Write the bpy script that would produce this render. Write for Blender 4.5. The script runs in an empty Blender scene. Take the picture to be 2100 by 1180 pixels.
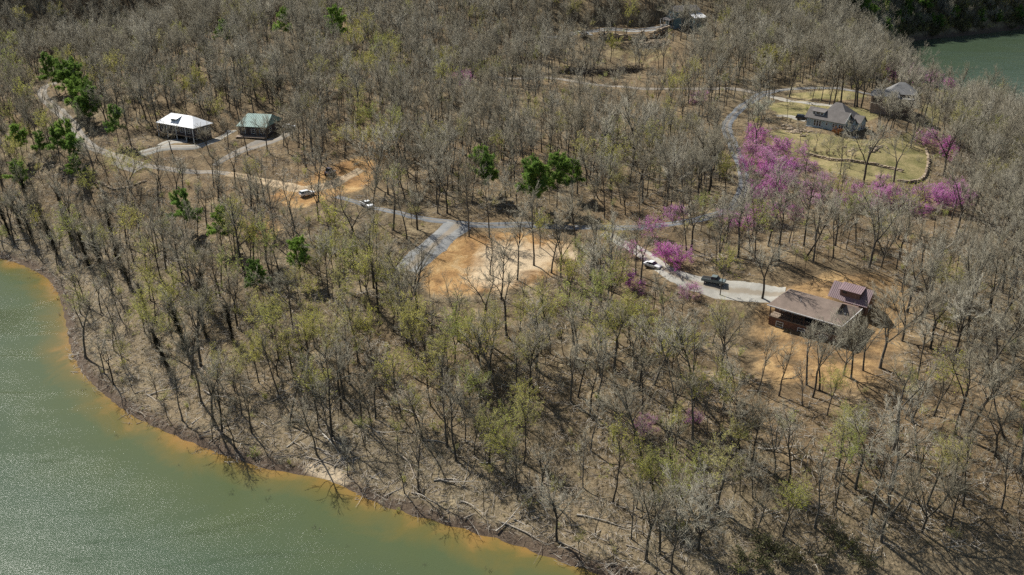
import bpy, bmesh, math, random
import numpy as np
from mathutils import Vector, Matrix

random.seed(7)
rng = np.random.default_rng(11)
sc = bpy.context.scene
col = sc.collection

# ------------------------------------------------------------------ camera, sky, sun, exposure
CAM_H, PITCH, FPX = 105.0, math.radians(24.0), 1850.0      # drone above the lake; focal length for a 2100 px wide frame
cam_d = bpy.data.cameras.new('camera')
cam = bpy.data.objects.new('camera', cam_d); col.objects.link(cam)
cam.location = (0, 0, CAM_H); cam.rotation_euler = (math.pi/2 - PITCH, 0, 0)
cam_d.sensor_width = 36.0; cam_d.lens = 36.0*FPX/2100.0
cam_d.clip_start = 1.0; cam_d.clip_end = 9000.0
sc.camera = cam

SUN_EL, SUN_AZ = math.radians(46.0), math.radians(-40.0)   # the sun stands ahead of the camera, to its left
world = bpy.data.worlds.new('World'); sc.world = world; world.use_nodes = True
wn = world.node_tree.nodes; wl = world.node_tree.links
sky_t = wn.new('ShaderNodeTexSky'); sky_t.sky_type = 'NISHITA'; sky_t.sun_disc = False
sky_t.sun_elevation = SUN_EL; sky_t.sun_rotation = SUN_AZ
wl.new(sky_t.outputs['Color'], wn['Background'].inputs['Color'])
wn['Background'].inputs['Strength'].default_value = 0.062
sun_d = bpy.data.lights.new('sun', 'SUN'); sun_d.energy = 5.0; sun_d.angle = math.radians(0.53); sun_d.color = (1.0, 0.97, 0.90)
sun = bpy.data.objects.new('sun', sun_d); col.objects.link(sun)
sun_dir = Vector((math.sin(SUN_AZ)*math.cos(SUN_EL), math.cos(SUN_AZ)*math.cos(SUN_EL), math.sin(SUN_EL)))
sun.rotation_euler = sun_dir.to_track_quat('Z', 'Y').to_euler(); sun.location = (-200, 300, 400)
sc.view_settings.view_transform = 'Standard'; sc.view_settings.look = 'None'
sc.view_settings.exposure = 0.48; sc.view_settings.gamma = 1.0; sc.view_settings.use_curve_mapping = False
sc.cycles.use_denoising = False; sc.cycles.sample_clamp_direct = 3.0
sc.cycles.max_bounces = 5; sc.cycles.diffuse_bounces = 2; sc.cycles.glossy_bounces = 2
sc.cycles.transmission_bounces = 2; sc.cycles.transparent_max_bounces = 6
sc.cycles.caustics_reflective = False; sc.cycles.caustics_refractive = False

# ------------------------------------------------------------------ small helpers
def ray(px, py):
    u, v = (px-1050.0)/FPX, (py-590.0)/FPX
    return np.array([u, math.cos(PITCH)-v*math.sin(PITCH), -math.sin(PITCH)-v*math.cos(PITCH)])
def at_z(px, py, z):
    d = ray(px, py); t = (z-CAM_H)/d[2]
    return np.array([d[0]*t, d[1]*t, z])
def to_px(p):
    x, y, z = p[0], p[1], p[2]-CAM_H
    f = y*math.cos(PITCH)-z*math.sin(PITCH); up = y*math.sin(PITCH)+z*math.cos(PITCH)
    return 1050+FPX*x/f, 590-FPX*up/f
def sstep(a, b, x):
    t = np.clip((x-a)/(b-a), 0, 1); return t*t*(3-2*t)
def tag(o, label=None, cat=None, group=None, kind=None):
    if label: o['label'] = label
    if cat: o['category'] = cat
    if group: o['group'] = group
    if kind: o['kind'] = kind
    return o
def empty(name, loc, rz=0.0, label=None, cat=None, group=None):
    o = bpy.data.objects.new(name, None); col.objects.link(o)
    o.location = loc; o.rotation_euler = (0, 0, rz); o.empty_display_size = 0.5
    return tag(o, label, cat, group)
def mesh_obj(name, verts, faces, mat=None, parent=None, smooth=False):
    me = bpy.data.meshes.new(name); me.from_pydata([tuple(map(float, v)) for v in verts], [], [tuple(f) for f in faces]); me.update()
    if mat: me.materials.append(mat)
    if smooth: me.polygons.foreach_set('use_smooth', [True]*len(me.polygons))
    o = bpy.data.objects.new(name, me); col.objects.link(o)
    if parent: o.parent = parent
    return o
def fast_mesh(name, V, Q):
    """mesh from numpy verts and an n x k face array (all faces the same size)"""
    me = bpy.data.meshes.new(name); V = np.asarray(V, np.float32); Q = np.asarray(Q, np.int32)
    me.vertices.add(len(V)); me.vertices.foreach_set('co', V.ravel())
    k = Q.shape[1]; me.loops.add(Q.size); me.polygons.add(len(Q))
    me.loops.foreach_set('vertex_index', Q.ravel()); me.polygons.foreach_set('loop_start', np.arange(0, Q.size, k, dtype=np.int32))
    me.update(calc_edges=True)
    return me

class MB:
    """collects simple solids in local coordinates and builds one mesh part"""
    def __init__(s): s.v, s.f = [], []
    def _add(s, vs, fs):
        b = len(s.v); s.v += [tuple(v) for v in vs]; s.f += [tuple(i+b for i in f) for f in fs]; return s
    def box(s, x0, x1, y0, y1, z0, z1):
        return s._add([(x, y, z) for z in (z0, z1) for y in (y0, y1) for x in (x0, x1)],
                      [(0,2,3,1), (4,5,7,6), (0,1,5,4), (2,6,7,3), (0,4,6,2), (1,3,7,5)])
    def slab(s, poly, th=0.18):
        """a polygon (counter-clockwise seen from its outside) thickened inwards"""
        p = [Vector(q) for q in poly]; n = Vector((0,0,0))
        for i in range(len(p)): n += p[i].cross(p[(i+1) % len(p)])
        n.normalize(); k = len(p); q = [a-n*th for a in p]
        return s._add(p+q, [tuple(range(k)), tuple(range(2*k-1, k-1, -1))]+[(i, i+k, (i+1) % k+k, (i+1) % k) for i in range(k)])
    def cyl(s, a, b, r0, r1=None, n=8):
        r1 = r0 if r1 is None else r1; a, b = Vector(a), Vector(b); d = (b-a).normalized()
        u = d.orthogonal().normalized(); w = d.cross(u); vs = []
        for c, r in ((a, r0), (b, r1)):
            for i in range(n):
                t = 2*math.pi*i/n; vs.append(c+u*(r*math.cos(t))+w*(r*math.sin(t)))
        return s._add(vs, [tuple(range(n-1, -1, -1)), tuple(range(n, 2*n))]+[(i, (i+1) % n, (i+1) % n+n, i+n) for i in range(n)])
    def build(s, name, mat, parent=None, bevel=0.0, smooth=False):
        o = mesh_obj(name, s.v, s.f, mat, parent, smooth)
        if bevel:
            m = o.modifiers.new('bevel', 'BEVEL'); m.width = bevel; m.segments = 2; m.limit_method = 'ANGLE'
        return o

# ------------------------------------------------------------------ materials
def new_mat(name):
    m = bpy.data.materials.new(name); m.use_nodes = True
    nt = m.node_tree; b = nt.nodes['Principled BSDF']; b.inputs['Specular IOR Level'].default_value = 0.25
    return m, nt, b
def node(nt, t, **kw):
    n = nt.nodes.new(t)
    for k, v in kw.items():
        if k in n.inputs.keys(): n.inputs[k].default_value = v
        else: setattr(n, k, v)
    return n
def ramp(nt, fac, stops):
    r = nt.nodes.new('ShaderNodeValToRGB'); e = r.color_ramp.elements
    while len(e) < len(stops): e.new(0.5)
    for el, (p, c) in zip(e, stops): el.position = p; el.color = (*c, 1) if len(c) == 3 else c
    nt.links.new(fac, r.inputs['Fac']); return r.outputs['Color']
def noise(nt, vec, scale, detail=4, rough=0.55, dist=0.0):
    n = node(nt, 'ShaderNodeTexNoise', Scale=scale, Detail=detail, Roughness=rough, Distortion=dist)
    if vec is not None: nt.links.new(vec, n.inputs['Vector'])
    return n.outputs['Fac']
def mixc(nt, fac, a, b, mode='MIX'):
    m = nt.nodes.new('ShaderNodeMix'); m.data_type = 'RGBA'; m.blend_type = mode
    for s, v in ((m.inputs['Factor'], fac), (m.inputs[6], a), (m.inputs[7], b)):
        if hasattr(v, 'links') or hasattr(v, 'is_linked'): nt.links.new(v, s)
        else: s.default_value = v if isinstance(v, float) else (*v, 1)
    return m.outputs[2]
def math_n(nt, op, a, b=None, clamp=False):
    m = nt.nodes.new('ShaderNodeMath'); m.operation = op; m.use_clamp = clamp
    for s, v in zip(m.inputs, (a, b)):
        if v is None: continue
        if hasattr(v, 'is_linked'): nt.links.new(v, s)
        else: s.default_value = v
    return m.outputs[0]
def geo_pos(nt): return nt.nodes.new('ShaderNodeNewGeometry').outputs['Position']
def bump(nt, b, h, dist, strength=1.0):
    n = node(nt, 'ShaderNodeBump', Strength=strength, Distance=dist); nt.links.new(h, n.inputs['Height']); nt.links.new(n.outputs['Normal'], b.inputs['Normal'])
def plain(name, c, rough=0.7, metal=0.0, var=0.25, scale=1.5, spec=0.3):
    """a painted or raw surface with uneven tone and fine relief"""
    m, nt, b = new_mat(name); v = nt.nodes.new('ShaderNodeTexCoord').outputs['Object']
    f = noise(nt, v, scale, 6, 0.65)
    lo = tuple(x*(1-var) for x in c); hi = tuple(min(1, x*(1+var)) for x in c)
    nt.links.new(ramp(nt, f, [(0.3, lo), (0.7, hi)]), b.inputs['Base Color'])
    b.inputs['Roughness'].default_value = rough; b.inputs['Metallic'].default_value = metal; b.inputs['Specular IOR Level'].default_value = spec
    bump(nt, b, noise(nt, v, scale*12, 3), 0.01)
    return m

# ------------------------------------------------------------------ terrain heights
SHORE_PX = [(-700,445), (-400,470), (-150,500), (0,527), (60,546), (108,574), (128,612), (138,655), (146,700), (157,742), (196,792), (270,850), (330,878), (395,906),
            (480,938), (540,957), (590,968), (640,972), (705,992), (748,1018), (800,1040), (870,1060), (935,1078), (1000,1097), (1065,1116), (1130,1142), (1200,1165),
            (1270,1186), (1400,1224), (1600,1275), (1900,1350)]
FAR_PX = [(1838,90), (1900,80), (1970,74), (2040,66), (2100,58), (2250,48), (2500,44), (3200,60), (3200,420), (2450,420), (2300,345), (2150,275), (2050,236), (1975,205), (1915,180), (1870,160), (1842,138), (1828,115)]
near_poly = np.array([at_z(x, y, 0)[:2] for x, y in SHORE_PX]+[(160, 40), (160, -300), (-1600, -300), (-1600, 300)])
far_poly = np.array([at_z(x, y, 0)[:2] for x, y in FAR_PX])
def smooth_poly(P, n=3):
    for _ in range(n-1):
        Q = np.empty((len(P)*2, 2)); N = np.roll(P, -1, 0); Q[0::2] = P*.75+N*.25; Q[1::2] = P*.25+N*.75; P = Q
    return P
near_poly = smooth_poly(near_poly); far_poly = smooth_poly(far_poly)
def poly_sd(P, X, Y):
    """signed distance to a polygon: negative inside"""
    A, B = P, np.roll(P, -1, 0); d2 = np.full(X.shape, 1e18); ins = np.zeros(X.shape, bool)
    for (ax, ay), (bx, by) in zip(A, B):
        ex, ey = bx-ax, by-ay; L = ex*ex+ey*ey+1e-12
        t = np.clip(((X-ax)*ex+(Y-ay)*ey)/L, 0, 1); d2 = np.minimum(d2, (X-ax-t*ex)**2+(Y-ay-t*ey)**2)
        c = ((ay > Y) != (by > Y)) & (X < ex*(Y-ay)/(by-ay+1e-12)+ax); ins ^= c
    d = np.sqrt(d2); return np.where(ins, -d, d)

CTRL = [(300,700,4),(420,640,8),(250,480,9),(150,470,7),(60,440,8),(350,520,12),(500,700,8.5),(600,600,13),(500,850,4),(700,750,9),(650,900,2.5),(900,900,6),(900,750,11),
 (1100,1000,4.5),(1100,800,11),(1300,1050,6),(1300,850,12),(1500,1100,7),(1500,900,13),(1700,1150,8),(1700,900,14),(2050,1150,10),(2050,900,15),(1600,770,14.5),(1800,770,15.5),(2050,650,18),
 (840,560,15),(950,540,15.5),(960,462,19),(1100,462,19.5),(1240,480,19.5),(1400,450,21),(1340,550,18.5),(1450,595,18.3),(1530,610,18.3),(1600,600,18.3),(1573,667,15.6),(1700,718,15),(1650,580,20),(1750,560,20.5),(1830,660,17.5),
 (1510,400,22),(1520,340,23),(1490,270,24.5),(1555,200,27),(1650,185,27.5),(1780,195,27.5),(1650,245,27),(1690,275,26),(1760,275,25.8),(1850,250,26),(1700,320,23.5),(1800,345,22.5),(1880,370,21.5),(1900,320,22.5),
 (1700,400,21),(1900,420,19.5),(2050,420,15),(1950,270,20),(2080,290,8),(1300,180,28),(1180,168,28.5),(1250,150,28),(1310,115,31),(1290,95,33.5),(1290,76,37.5),(1300,60,38),(1200,65,37.5),(1400,54,39),(1450,80,36),(1300,20,47),
 (1550,100,33),(1650,150,30),(1700,60,30),(1800,140,15),(1100,300,25),(900,300,25),(1000,390,22),(780,300,25),(620,400,19),(680,360,20.5),(540,375,19.5),(430,350,20),(330,343,20),(260,330,20),(190,305,20.5),(150,250,22),(110,200,23),(90,178,23.5),
 (390,290,23),(450,270,24.5),(520,270,25),(560,285,24),(593,262,26),(340,310,21.5),(450,220,28),(600,200,30),(800,200,31),(1000,200,30),(1000,120,33),(800,100,37),(600,110,38),(400,130,36),(250,200,28),(20,300,16),(60,380,11),(20,200,22),(130,120,27),(480,60,40),(800,30,45),(1050,30,45)]
PTS = np.array([[*at_z(x, y, z)[:2], z] for x, y, z in CTRL] +
  [q for x, y, z in [(-250,150,22),(0,130,24),(200,100,26),(420,60,33),(650,28,41)] for q in ((*at_z(x, y, z)[:2], z), (at_z(x, y, z)[0]-25, at_z(x, y, z)[1]+85, z+55), (at_z(x, y, z)[0]-60, at_z(x, y, z)[1]+190, z+95))]+[(0,740,85),(120,740,60),(0,950,105),(190,640,28),(200,760,45),(300,800,40),(420,820,45),(600,830,50),(900,850,55),(300,950,80),(600,1000,85),
   (-700,520,18),(-900,800,110),(-900,500,35),(900,1300,95),(0,1400,110),(-900,1300,105),(700,250,10),(800,120,10),(400,120,12),(330,200,14),(420,300,14)], float)
def tps_fit(P):
    n = len(P); S = 100.0; X = P[:, :2]/S
    r2 = ((X[:, None]-X[None])**2).sum(-1); K = 0.5*r2*np.log(r2+1e-9)+np.eye(n)*0.004
    A = np.zeros((n+3, n+3)); A[:n, :n] = K; A[:n, n] = 1; A[:n, n+1:] = X; A[n, :n] = 1; A[n+1:, :n] = X.T
    w = np.linalg.solve(A, np.concatenate([P[:, 2], np.zeros(3)])); return X, w, S
TX, TW, TS = tps_fit(PTS)
def tps(X, Y):
    out = TW[len(TX)]+TW[len(TX)+1]*X/TS+TW[len(TX)+2]*Y/TS
    for (a, b), w in zip(TX, TW):
        r2 = (X/TS-a)**2+(Y/TS-b)**2; out = out+w*0.5*r2*np.log(r2+1e-9)
    return out
GX0, GX1, GY0, GY1, GS = -1000.0, 1000.0, -40.0, 1400.0, 2.5
gx = np.arange(GX0, GX1+GS, GS); gy = np.arange(GY0, GY1+GS, GS)
GXX, GYY = np.meshgrid(gx, gy)
SD = np.minimum(poly_sd(near_poly, GXX, GYY), poly_sd(far_poly, GXX, GYY))
def lumps(X, Y):
    s = np.zeros(X.shape); r = np.random.default_rng(3)
    for k, (wl_, am) in enumerate(((60, .5), (34, .35), (19, .2), (11, .13), (7, .08))):
        for _ in range(4):
            a = r.uniform(0, 2*math.pi); s += am*np.sin((X*math.cos(a)+Y*math.sin(a))*2*math.pi/wl_*r.uniform(.8, 1.25)+r.uniform(0, 6.3))*.6
    return s
LUMP = lumps(GXX, GYY)
zt = np.clip(tps(GXX, GYY), 0.8, 130)+LUMP*sstep(4, 40, SD)
far_bank = (GYY > 560) & (GXX > 150)
rise = np.where(far_bank & (GYY > 600), 1.05, 0.13)
bank = 0.75*sstep(0.1, 2.0, SD)+np.minimum(rise*SD, 75)
H = np.where(SD > 0, bank+(np.where(far_bank, np.maximum(zt, bank), zt)-bank)*sstep(0, np.where(far_bank, 70, 42), SD), np.maximum(SD*0.16, -3.5))
FLAT_PADS = []                                            # (centre, radius, height): levelled ground under the houses
def h_at(x, y):
    x = np.asarray(x, float); y = np.asarray(y, float)
    fx = np.clip((x-GX0)/GS, 0, len(gx)-1.001); fy = np.clip((y-GY0)/GS, 0, len(gy)-1.001)
    i, j = fx.astype(int), fy.astype(int); a, b = fx-i, fy-j
    return (H[j, i]*(1-a)+H[j, i+1]*a)*(1-b)+(H[j+1, i]*(1-a)+H[j+1, i+1]*a)*b
def sd_at(x, y):
    i = np.clip(np.round((np.asarray(x, float)-GX0)/GS).astype(int), 0, len(gx)-1); j = np.clip(np.round((np.asarray(y, float)-GY0)/GS).astype(int), 0, len(gy)-1)
    return SD[j, i]
def g(px, py, up=0.0):
    """the ground point seen at a picture position (or the ground below a point that floats up metres above it)"""
    d = ray(px, py); t = np.linspace(90, 1500, 3000); X, Y, Z = d[0]*t, d[1]*t, CAM_H+d[2]*t
    k = Z-np.maximum(h_at(X, Y), 0)-up; i = int(np.argmax(k <= 0))
    if i == 0: i = 1
    f = k[i-1]/(k[i-1]-k[i]+1e-9); t0 = t[i-1]+(t[i]-t[i-1])*f
    x, y = d[0]*t0, d[1]*t0
    return np.array([x, y, float(max(h_at(x, y), 0))])
def level(px, py, r, blend=5.0):
    """level a pad for a building"""
    global H
    p = g(px, py); d = np.hypot(GXX-p[0], GYY-p[1]); w = 1-sstep(r, r+blend, d); H = H*(1-w)+p[2]*w
# ------------------------------------------------------------------ zones of the ground (pixel outlines laid on the terrain)
def zone(px_list, soft=2.0):
    P = smooth_poly(np.array([g(x, y)[:2] for x, y in px_list]), 3); return P, soft
SOIL = [zone(z, s) for z, s in ((
   [(1545,625),(1600,585),(1700,552),(1850,562),(1880,640),(1850,730),(1800,800),(1600,805),(1530,760),(1530,670)], 5),
  ([(850,570),(880,520),(935,482),(1010,476),(1100,480),(1170,500),(1180,530),(1120,575),(1000,608),(890,612)], 3),
  ([(545,400),(600,377),(670,345),(735,318),(775,330),(772,365),(740,392),(680,402),(640,424),(570,424)], 2.5),
  ([(752,288),(790,280),(806,300),(780,315)], 3), ([(500,450),(560,440),(580,470),(545,502),(505,492)], 4))]
LAWN = [zone(z, s) for z, s in ((
   [(1560,212),(1640,206),(1720,220),(1800,228),(1800,250),(1650,250),(1600,240)], 2), ([(1600,194),(1680,186),(1760,190),(1788,200),(1720,208),(1640,203)], 1.5),
  ([(1585,262),(1650,272),(1780,290),(1830,285),(1890,265),(1915,330),(1895,372),(1840,380),(1780,372),(1700,352),(1640,325),(1580,295)], 2.5),
  ([(1885,212),(1935,205),(1938,250),(1900,275)], 3), ([(1250,102),(1330,94),(1390,104),(1380,128),(1290,128),(1246,118)], 4), ([(1245,474),(1300,470),(1335,492),(1290,502)], 3),
  ([(215,316),(250,330),(235,350),(200,340)], 3))]
SAND = [zone([(612,955),(655,944),(720,968),(716,1000),(640,978)], 1.0), zone([(1000,490),(1060,500),(1150,505),(1180,520),(1120,540),(1060,585),(990,600),(960,560)], 8)]
def zmask(zs, X, Y):
    m = np.zeros(X.shape)
    for P, s in zs: m = np.maximum(m, 1-sstep(-s, s, poly_sd(P, X, Y)))
    return m

# ------------------------------------------------------------------ ground sheet
ROWY = [-30.0]
while ROWY[-1] < 1390: ROWY.append(ROWY[-1]+max(1.3, max(ROWY[-1], 0)*0.0062))
ROWY += [1500, 1700, 2100, 2700, 3600, 5000, 7000]
NC = 430; us = np.linspace(-1, 1, NC); ROWY = np.array(ROWY)
us = np.sign(us)*np.abs(us)**1.15
HW = np.clip(ROWY*0.92+130, 130, None)
TXX = us[None, :]*HW[:, None]; TYY = np.repeat(ROWY[:, None], NC, 1)
TZZ = h_at(TXX, TYY)
idx = np.arange(TXX.size).reshape(TXX.shape)
Q = np.stack([idx[:-1, :-1], idx[:-1, 1:], idx[1:, 1:], idx[1:, :-1]], -1).reshape(-1, 4)
gm = fast_mesh('ground', np.stack([TXX, TYY, TZZ], -1).reshape(-1, 3), Q)
gm.polygons.foreach_set('use_smooth', np.ones(len(gm.polygons), bool))
at = gm.attributes.new('zone', 'FLOAT_COLOR', 'POINT')
zc = np.zeros((TXX.size, 4), np.float32)
zc[:, 0] = np.maximum.reduce([zmask([z_], TXX, TYY)*k_ for z_, k_ in zip(SOIL, (.52, .8, .9, .9, .8))]).ravel(); zc[:, 1] = np.maximum.reduce([zmask([z_], TXX, TYY)*k_ for z_, k_ in zip(LAWN, (1, 1, 1, .9, .42, .5, .5))]).ravel(); zc[:, 2] = zmask(SAND, TXX, TYY).ravel()
TSD = np.minimum(poly_sd(near_poly, TXX, TYY), poly_sd(far_poly, TXX, TYY)); zc[:, 3] = np.clip(TSD.ravel()/40.0, -1, 1)
at.data.foreach_set('color', zc.ravel())
ground = bpy.data.objects.new('ground', gm); col.objects.link(ground); tag(ground, kind='structure')

def ground_material():
    m, nt, b = new_mat('leaf_litter'); L = nt.links
    P = geo_pos(nt); z = node(nt, 'ShaderNodeAttribute', attribute_name='zone'); sep = nt.nodes.new('ShaderNodeSeparateColor'); L.new(z.outputs['Color'], sep.inputs[0])
    big, mid, fine, grit = noise(nt, P, 0.022, 3), noise(nt, P, 0.16, 5, 0.65, 0.6), noise(nt, P, 1.1, 6, 0.75), noise(nt, P, 5.0, 4, 0.75)
    litter = ramp(nt, mid, [(0.28, (0.058, 0.044, 0.027)), (0.45, (0.140, 0.108, 0.066)), (0.58, (0.225, 0.178, 0.110)), (0.75, (0.33, 0.268, 0.17))])
    litter = mixc(nt, math_n(nt, 'MULTIPLY', ramp(nt, big, [(0.4, (0, 0, 0)), (0.62, (1, 1, 1))]), 0.55), litter, (0.205, 0.140, 0.078))
    litter = mixc(nt, 0.75, litter, ramp(nt, fine, [(0.3, (0.25, 0.235, 0.22)), (0.5, (0.85, 0.83, 0.8)), (0.66, (1.55, 1.5, 1.4))]), 'MULTIPLY')
    pale = ramp(nt, grit, [(0.62, (0, 0, 0)), (0.7, (1, 1, 1))])
    litter = mixc(nt, math_n(nt, 'MULTIPLY', pale, 0.5), litter, (0.46, 0.38, 0.27))
    bankm = ramp(nt, math_n(nt, 'ADD', z.outputs['Alpha'], math_n(nt, 'MULTIPLY', math_n(nt, 'SUBTRACT', mid, 0.5), 1.2)), [(0.3, (1, 1, 1)), (0.8, (0, 0, 0))])
    litter = mixc(nt, math_n(nt, 'MULTIPLY', bankm, 0.42), litter, ramp(nt, noise(nt, P, 2.2, 6, 0.8, 1.0), [(0.36, (0.06, 0.05, 0.034)), (0.48, (0.24, 0.195, 0.125)), (0.6, (0.44, 0.37, 0.25))]))
    # the strip of dark wet earth along the water, then pale washed-up litter
    wet = ramp(nt, math_n(nt, 'ADD', z.outputs['Alpha'], math_n(nt, 'MULTIPLY', math_n(nt, 'SUBTRACT', mid, 0.5), 0.08)), [(0.0, (1, 1, 1)), (0.035, (0.9, 0.9, 0.9)), (0.075, (0, 0, 0))])
    litter = mixc(nt, math_n(nt, 'MULTIPLY', wet, 0.8), litter, (0.085, 0.058, 0.045))
    soil = ramp(nt, mid, [(0.25, (0.23, 0.12, 0.05)), (0.45, (0.38, 0.215, 0.085)), (0.6, (0.47, 0.30, 0.13)), (0.8, (0.54, 0.40, 0.21))])
    soil = mixc(nt, 0.6, soil, ramp(nt, fine, [(0.3, (0.5, 0.48, 0.45)), (0.6, (1.15, 1.12, 1.1))]), 'MULTIPLY')
    lawn = ramp(nt, mid, [(0.25, (0.12, 0.12, 0.045)), (0.42, (0.19, 0.172, 0.072)), (0.58, (0.29, 0.24, 0.115)), (0.75, (0.38, 0.30, 0.16))])
    lawn = mixc(nt, 0.4, lawn, ramp(nt, fine, [(0.3, (0.6, 0.6, 0.55)), (0.6, (1.1, 1.1, 1.05))]), 'MULTIPLY')
    edge = math_n(nt, 'MULTIPLY', math_n(nt, 'SUBTRACT', mid, 0.5), 1.5)
    def soft(ch, k=0.9): return math_n(nt, 'MULTIPLY', math_n(nt, 'MULTIPLY', math_n(nt, 'SUBTRACT', math_n(nt, 'ADD', ch, edge), 0.25), 2.0, True), k)
    c = mixc(nt, soft(sep.outputs[0], 0.82), litter, soil)
    c = mixc(nt, soft(sep.outputs[1], 0.92), c, lawn)
    c = mixc(nt, soft(sep.outputs[2], 0.85), c, mixc(nt, fine, (0.42, 0.32, 0.2), (0.66, 0.54, 0.38)))
    L.new(c, b.inputs['Base Color']); b.inputs['Roughness'].default_value = 0.95; b.inputs['Specular IOR Level'].default_value = 0.1
    h = math_n(nt, 'ADD', math_n(nt, 'MULTIPLY', fine, 0.6), math_n(nt, 'MULTIPLY', grit, 0.25))
    bump(nt, b, h, 0.55, 0.9)
    return m
gm.materials.append(ground_material())

# ------------------------------------------------------------------ water: murky green lake, muddy and orange where it is shallow
wz = (TZZ < 0.6)
keep = wz[:-1, :-1] | wz[1:, :-1] | wz[:-1, 1:] | wz[1:, 1:]
def water_sheet(name, sel):
    k = (keep & sel).ravel(); used = np.unique(Q[k]); remap = np.full(TXX.size, -1); remap[used] = np.arange(len(used))
    V = np.stack([TXX.ravel()[used], TYY.ravel()[used], np.zeros(len(used))], -1)
    me = fast_mesh(name, V, remap[Q[k]]); a = me.attributes.new('depth', 'FLOAT', 'POINT'); a.data.foreach_set('value', (np.clip(-TSD.ravel()[used], -5, 200)+(14 if name.startswith('far') else 0)).astype(np.float32))
    me.polygons.foreach_set('use_smooth', np.ones(len(me.polygons), bool))
    o = bpy.data.objects.new(name, me); col.objects.link(o); return tag(o, kind='structure')
def water_material():
    m, nt, b = new_mat('lake_water'); L = nt.links
    P = geo_pos(nt); d = node(nt, 'ShaderNodeAttribute', attribute_name='depth').outputs['Fac']
    dn = math_n(nt, 'ADD', d, math_n(nt, 'MULTIPLY', math_n(nt, 'SUBTRACT', noise(nt, P, 0.07, 5, 0.65, 0.5), 0.42), 15.0))
    dn = math_n(nt, 'DIVIDE', dn, 30.0)
    c = ramp(nt, dn, [(0.0, (0.24, 0.138, 0.042)), (0.05, (0.215, 0.135, 0.04)), (0.15, (0.12, 0.105, 0.035)), (0.32, (0.075, 0.094, 0.042)), (1.0, (0.058, 0.084, 0.050))])
    L.new(c, b.inputs['Base Color']); b.inputs['Roughness'].default_value = 0.07; b.inputs['IOR'].default_value = 1.333; b.inputs['Specular IOR Level'].default_value = 0.27
    # wind: gusts roughen some patches more than others
    mp = node(nt, 'ShaderNodeMapping'); mp.inputs['Rotation'].default_value = (0, 0, math.radians(35)); mp.inputs['Scale'].default_value = (0.6, 1.7, 1); L.new(P, mp.inputs['Vector'])
    gust = ramp(nt, noise(nt, mp.outputs[0], 0.03, 4, 0.6, 0.8), [(0.38, (0.45, 0.45, 0.45)), (0.54, (0.95, 0.95, 0.95)), (0.6, (2.4, 2.4, 2.4)), (0.72, (3.6, 3.6, 3.6))])
    ripple = math_n(nt, 'ADD', math_n(nt, 'MULTIPLY', noise(nt, mp.outputs[0], 2.8, 2, 0.6), 0.36), math_n(nt, 'MULTIPLY', noise(nt, P, 9.0, 2, 0.5), 0.13))
    calm = ramp(nt, math_n(nt, 'DIVIDE', d, 30.0), [(0.0, (0.25, 0.25, 0.25)), (0.5, (1, 1, 1))])
    bump(nt, b, math_n(nt, 'MULTIPLY', math_n(nt, 'MULTIPLY', ripple, gust), calm), 0.19)
    return m
WATER = water_material()
for nm, sel in (('lake_water', TYY[:-1, :-1] < 470), ('far_lake_water', TYY[:-1, :-1] >= 470)):
    water_sheet(nm, sel).data.materials.append(WATER)

# ------------------------------------------------------------------ roads, drives and paved courts
def road_material(name, a, bcol, scale=0.5, tracks=None):
    m, nt, b = new_mat(name); P = geo_pos(nt); L = nt.links
    f, g2 = noise(nt, P, scale, 5, 0.65, 0.4), noise(nt, P, 6.0, 4, 0.7)
    c = ramp(nt, f, [(0.3, a), (0.7, bcol)]); c = mixc(nt, 0.5, c, ramp(nt, g2, [(0.3, (0.7, 0.69, 0.68)), (0.65, (1.15, 1.15, 1.15))]), 'MULTIPLY')
    u = nt.nodes.new('ShaderNodeAttribute'); u.attribute_name = 'across'
    e = math_n(nt, 'ADD', u.outputs['Fac'], math_n(nt, 'MULTIPLY', math_n(nt, 'SUBTRACT', noise(nt, P, 0.7, 5, 0.7), 0.5), 0.5))
    if tracks:
        c = mixc(nt, ramp(nt, e, [(0.12, (0.7, 0.7, 0.7)), (0.3, (0, 0, 0)), (0.85, (0, 0, 0)), (1.0, (0.9, 0.9, 0.9))]), c, tracks)
    L.new(c, b.inputs['Base Color']); b.inputs['Roughness'].default_value = 0.9; b.inputs['Specular IOR Level'].default_value = 0.2
    bump(nt, b, g2, 0.03); return m
ASPH = road_material('worn_asphalt', (0.125, 0.135, 0.145), (0.20, 0.205, 0.21), 0.4, (0.22, 0.18, 0.13))
LANE = road_material('brown_grey_gravel', (0.20, 0.178, 0.15), (0.29, 0.262, 0.225), 0.5, (0.26, 0.205, 0.14))
GRAV = road_material('grey_gravel', (0.19, 0.195, 0.195), (0.29, 0.285, 0.27), 0.5, (0.27, 0.21, 0.14))
DIRT = road_material('tan_dirt', (0.34, 0.24, 0.14), (0.50, 0.39, 0.25), 0.5, (0.28, 0.2, 0.12))
CONC = road_material('pale_concrete', (0.27, 0.255, 0.22), (0.42, 0.40, 0.35), 0.3, (0.24, 0.19, 0.13))
ROADS = []; ROAD_NAMES = []
def catmull(P, step):
    P = [np.array(p[:2]) for p in P]; P = [2*P[0]-P[1]]+P+[2*P[-1]-P[-2]]; out = []
    for i in range(1, len(P)-2):
        n = max(2, int(np.linalg.norm(P[i+1]-P[i])/step))
        for k in range(n):
            t = k/n; a, b, c, d = P[i-1:i+3]
            out.append(0.5*((2*b)+(c-a)*t+(2*a-5*b+4*c-d)*t*t+(3*b-3*c+d-a)*t**3))
    out.append(P[-2]); return np.array(out)
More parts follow.
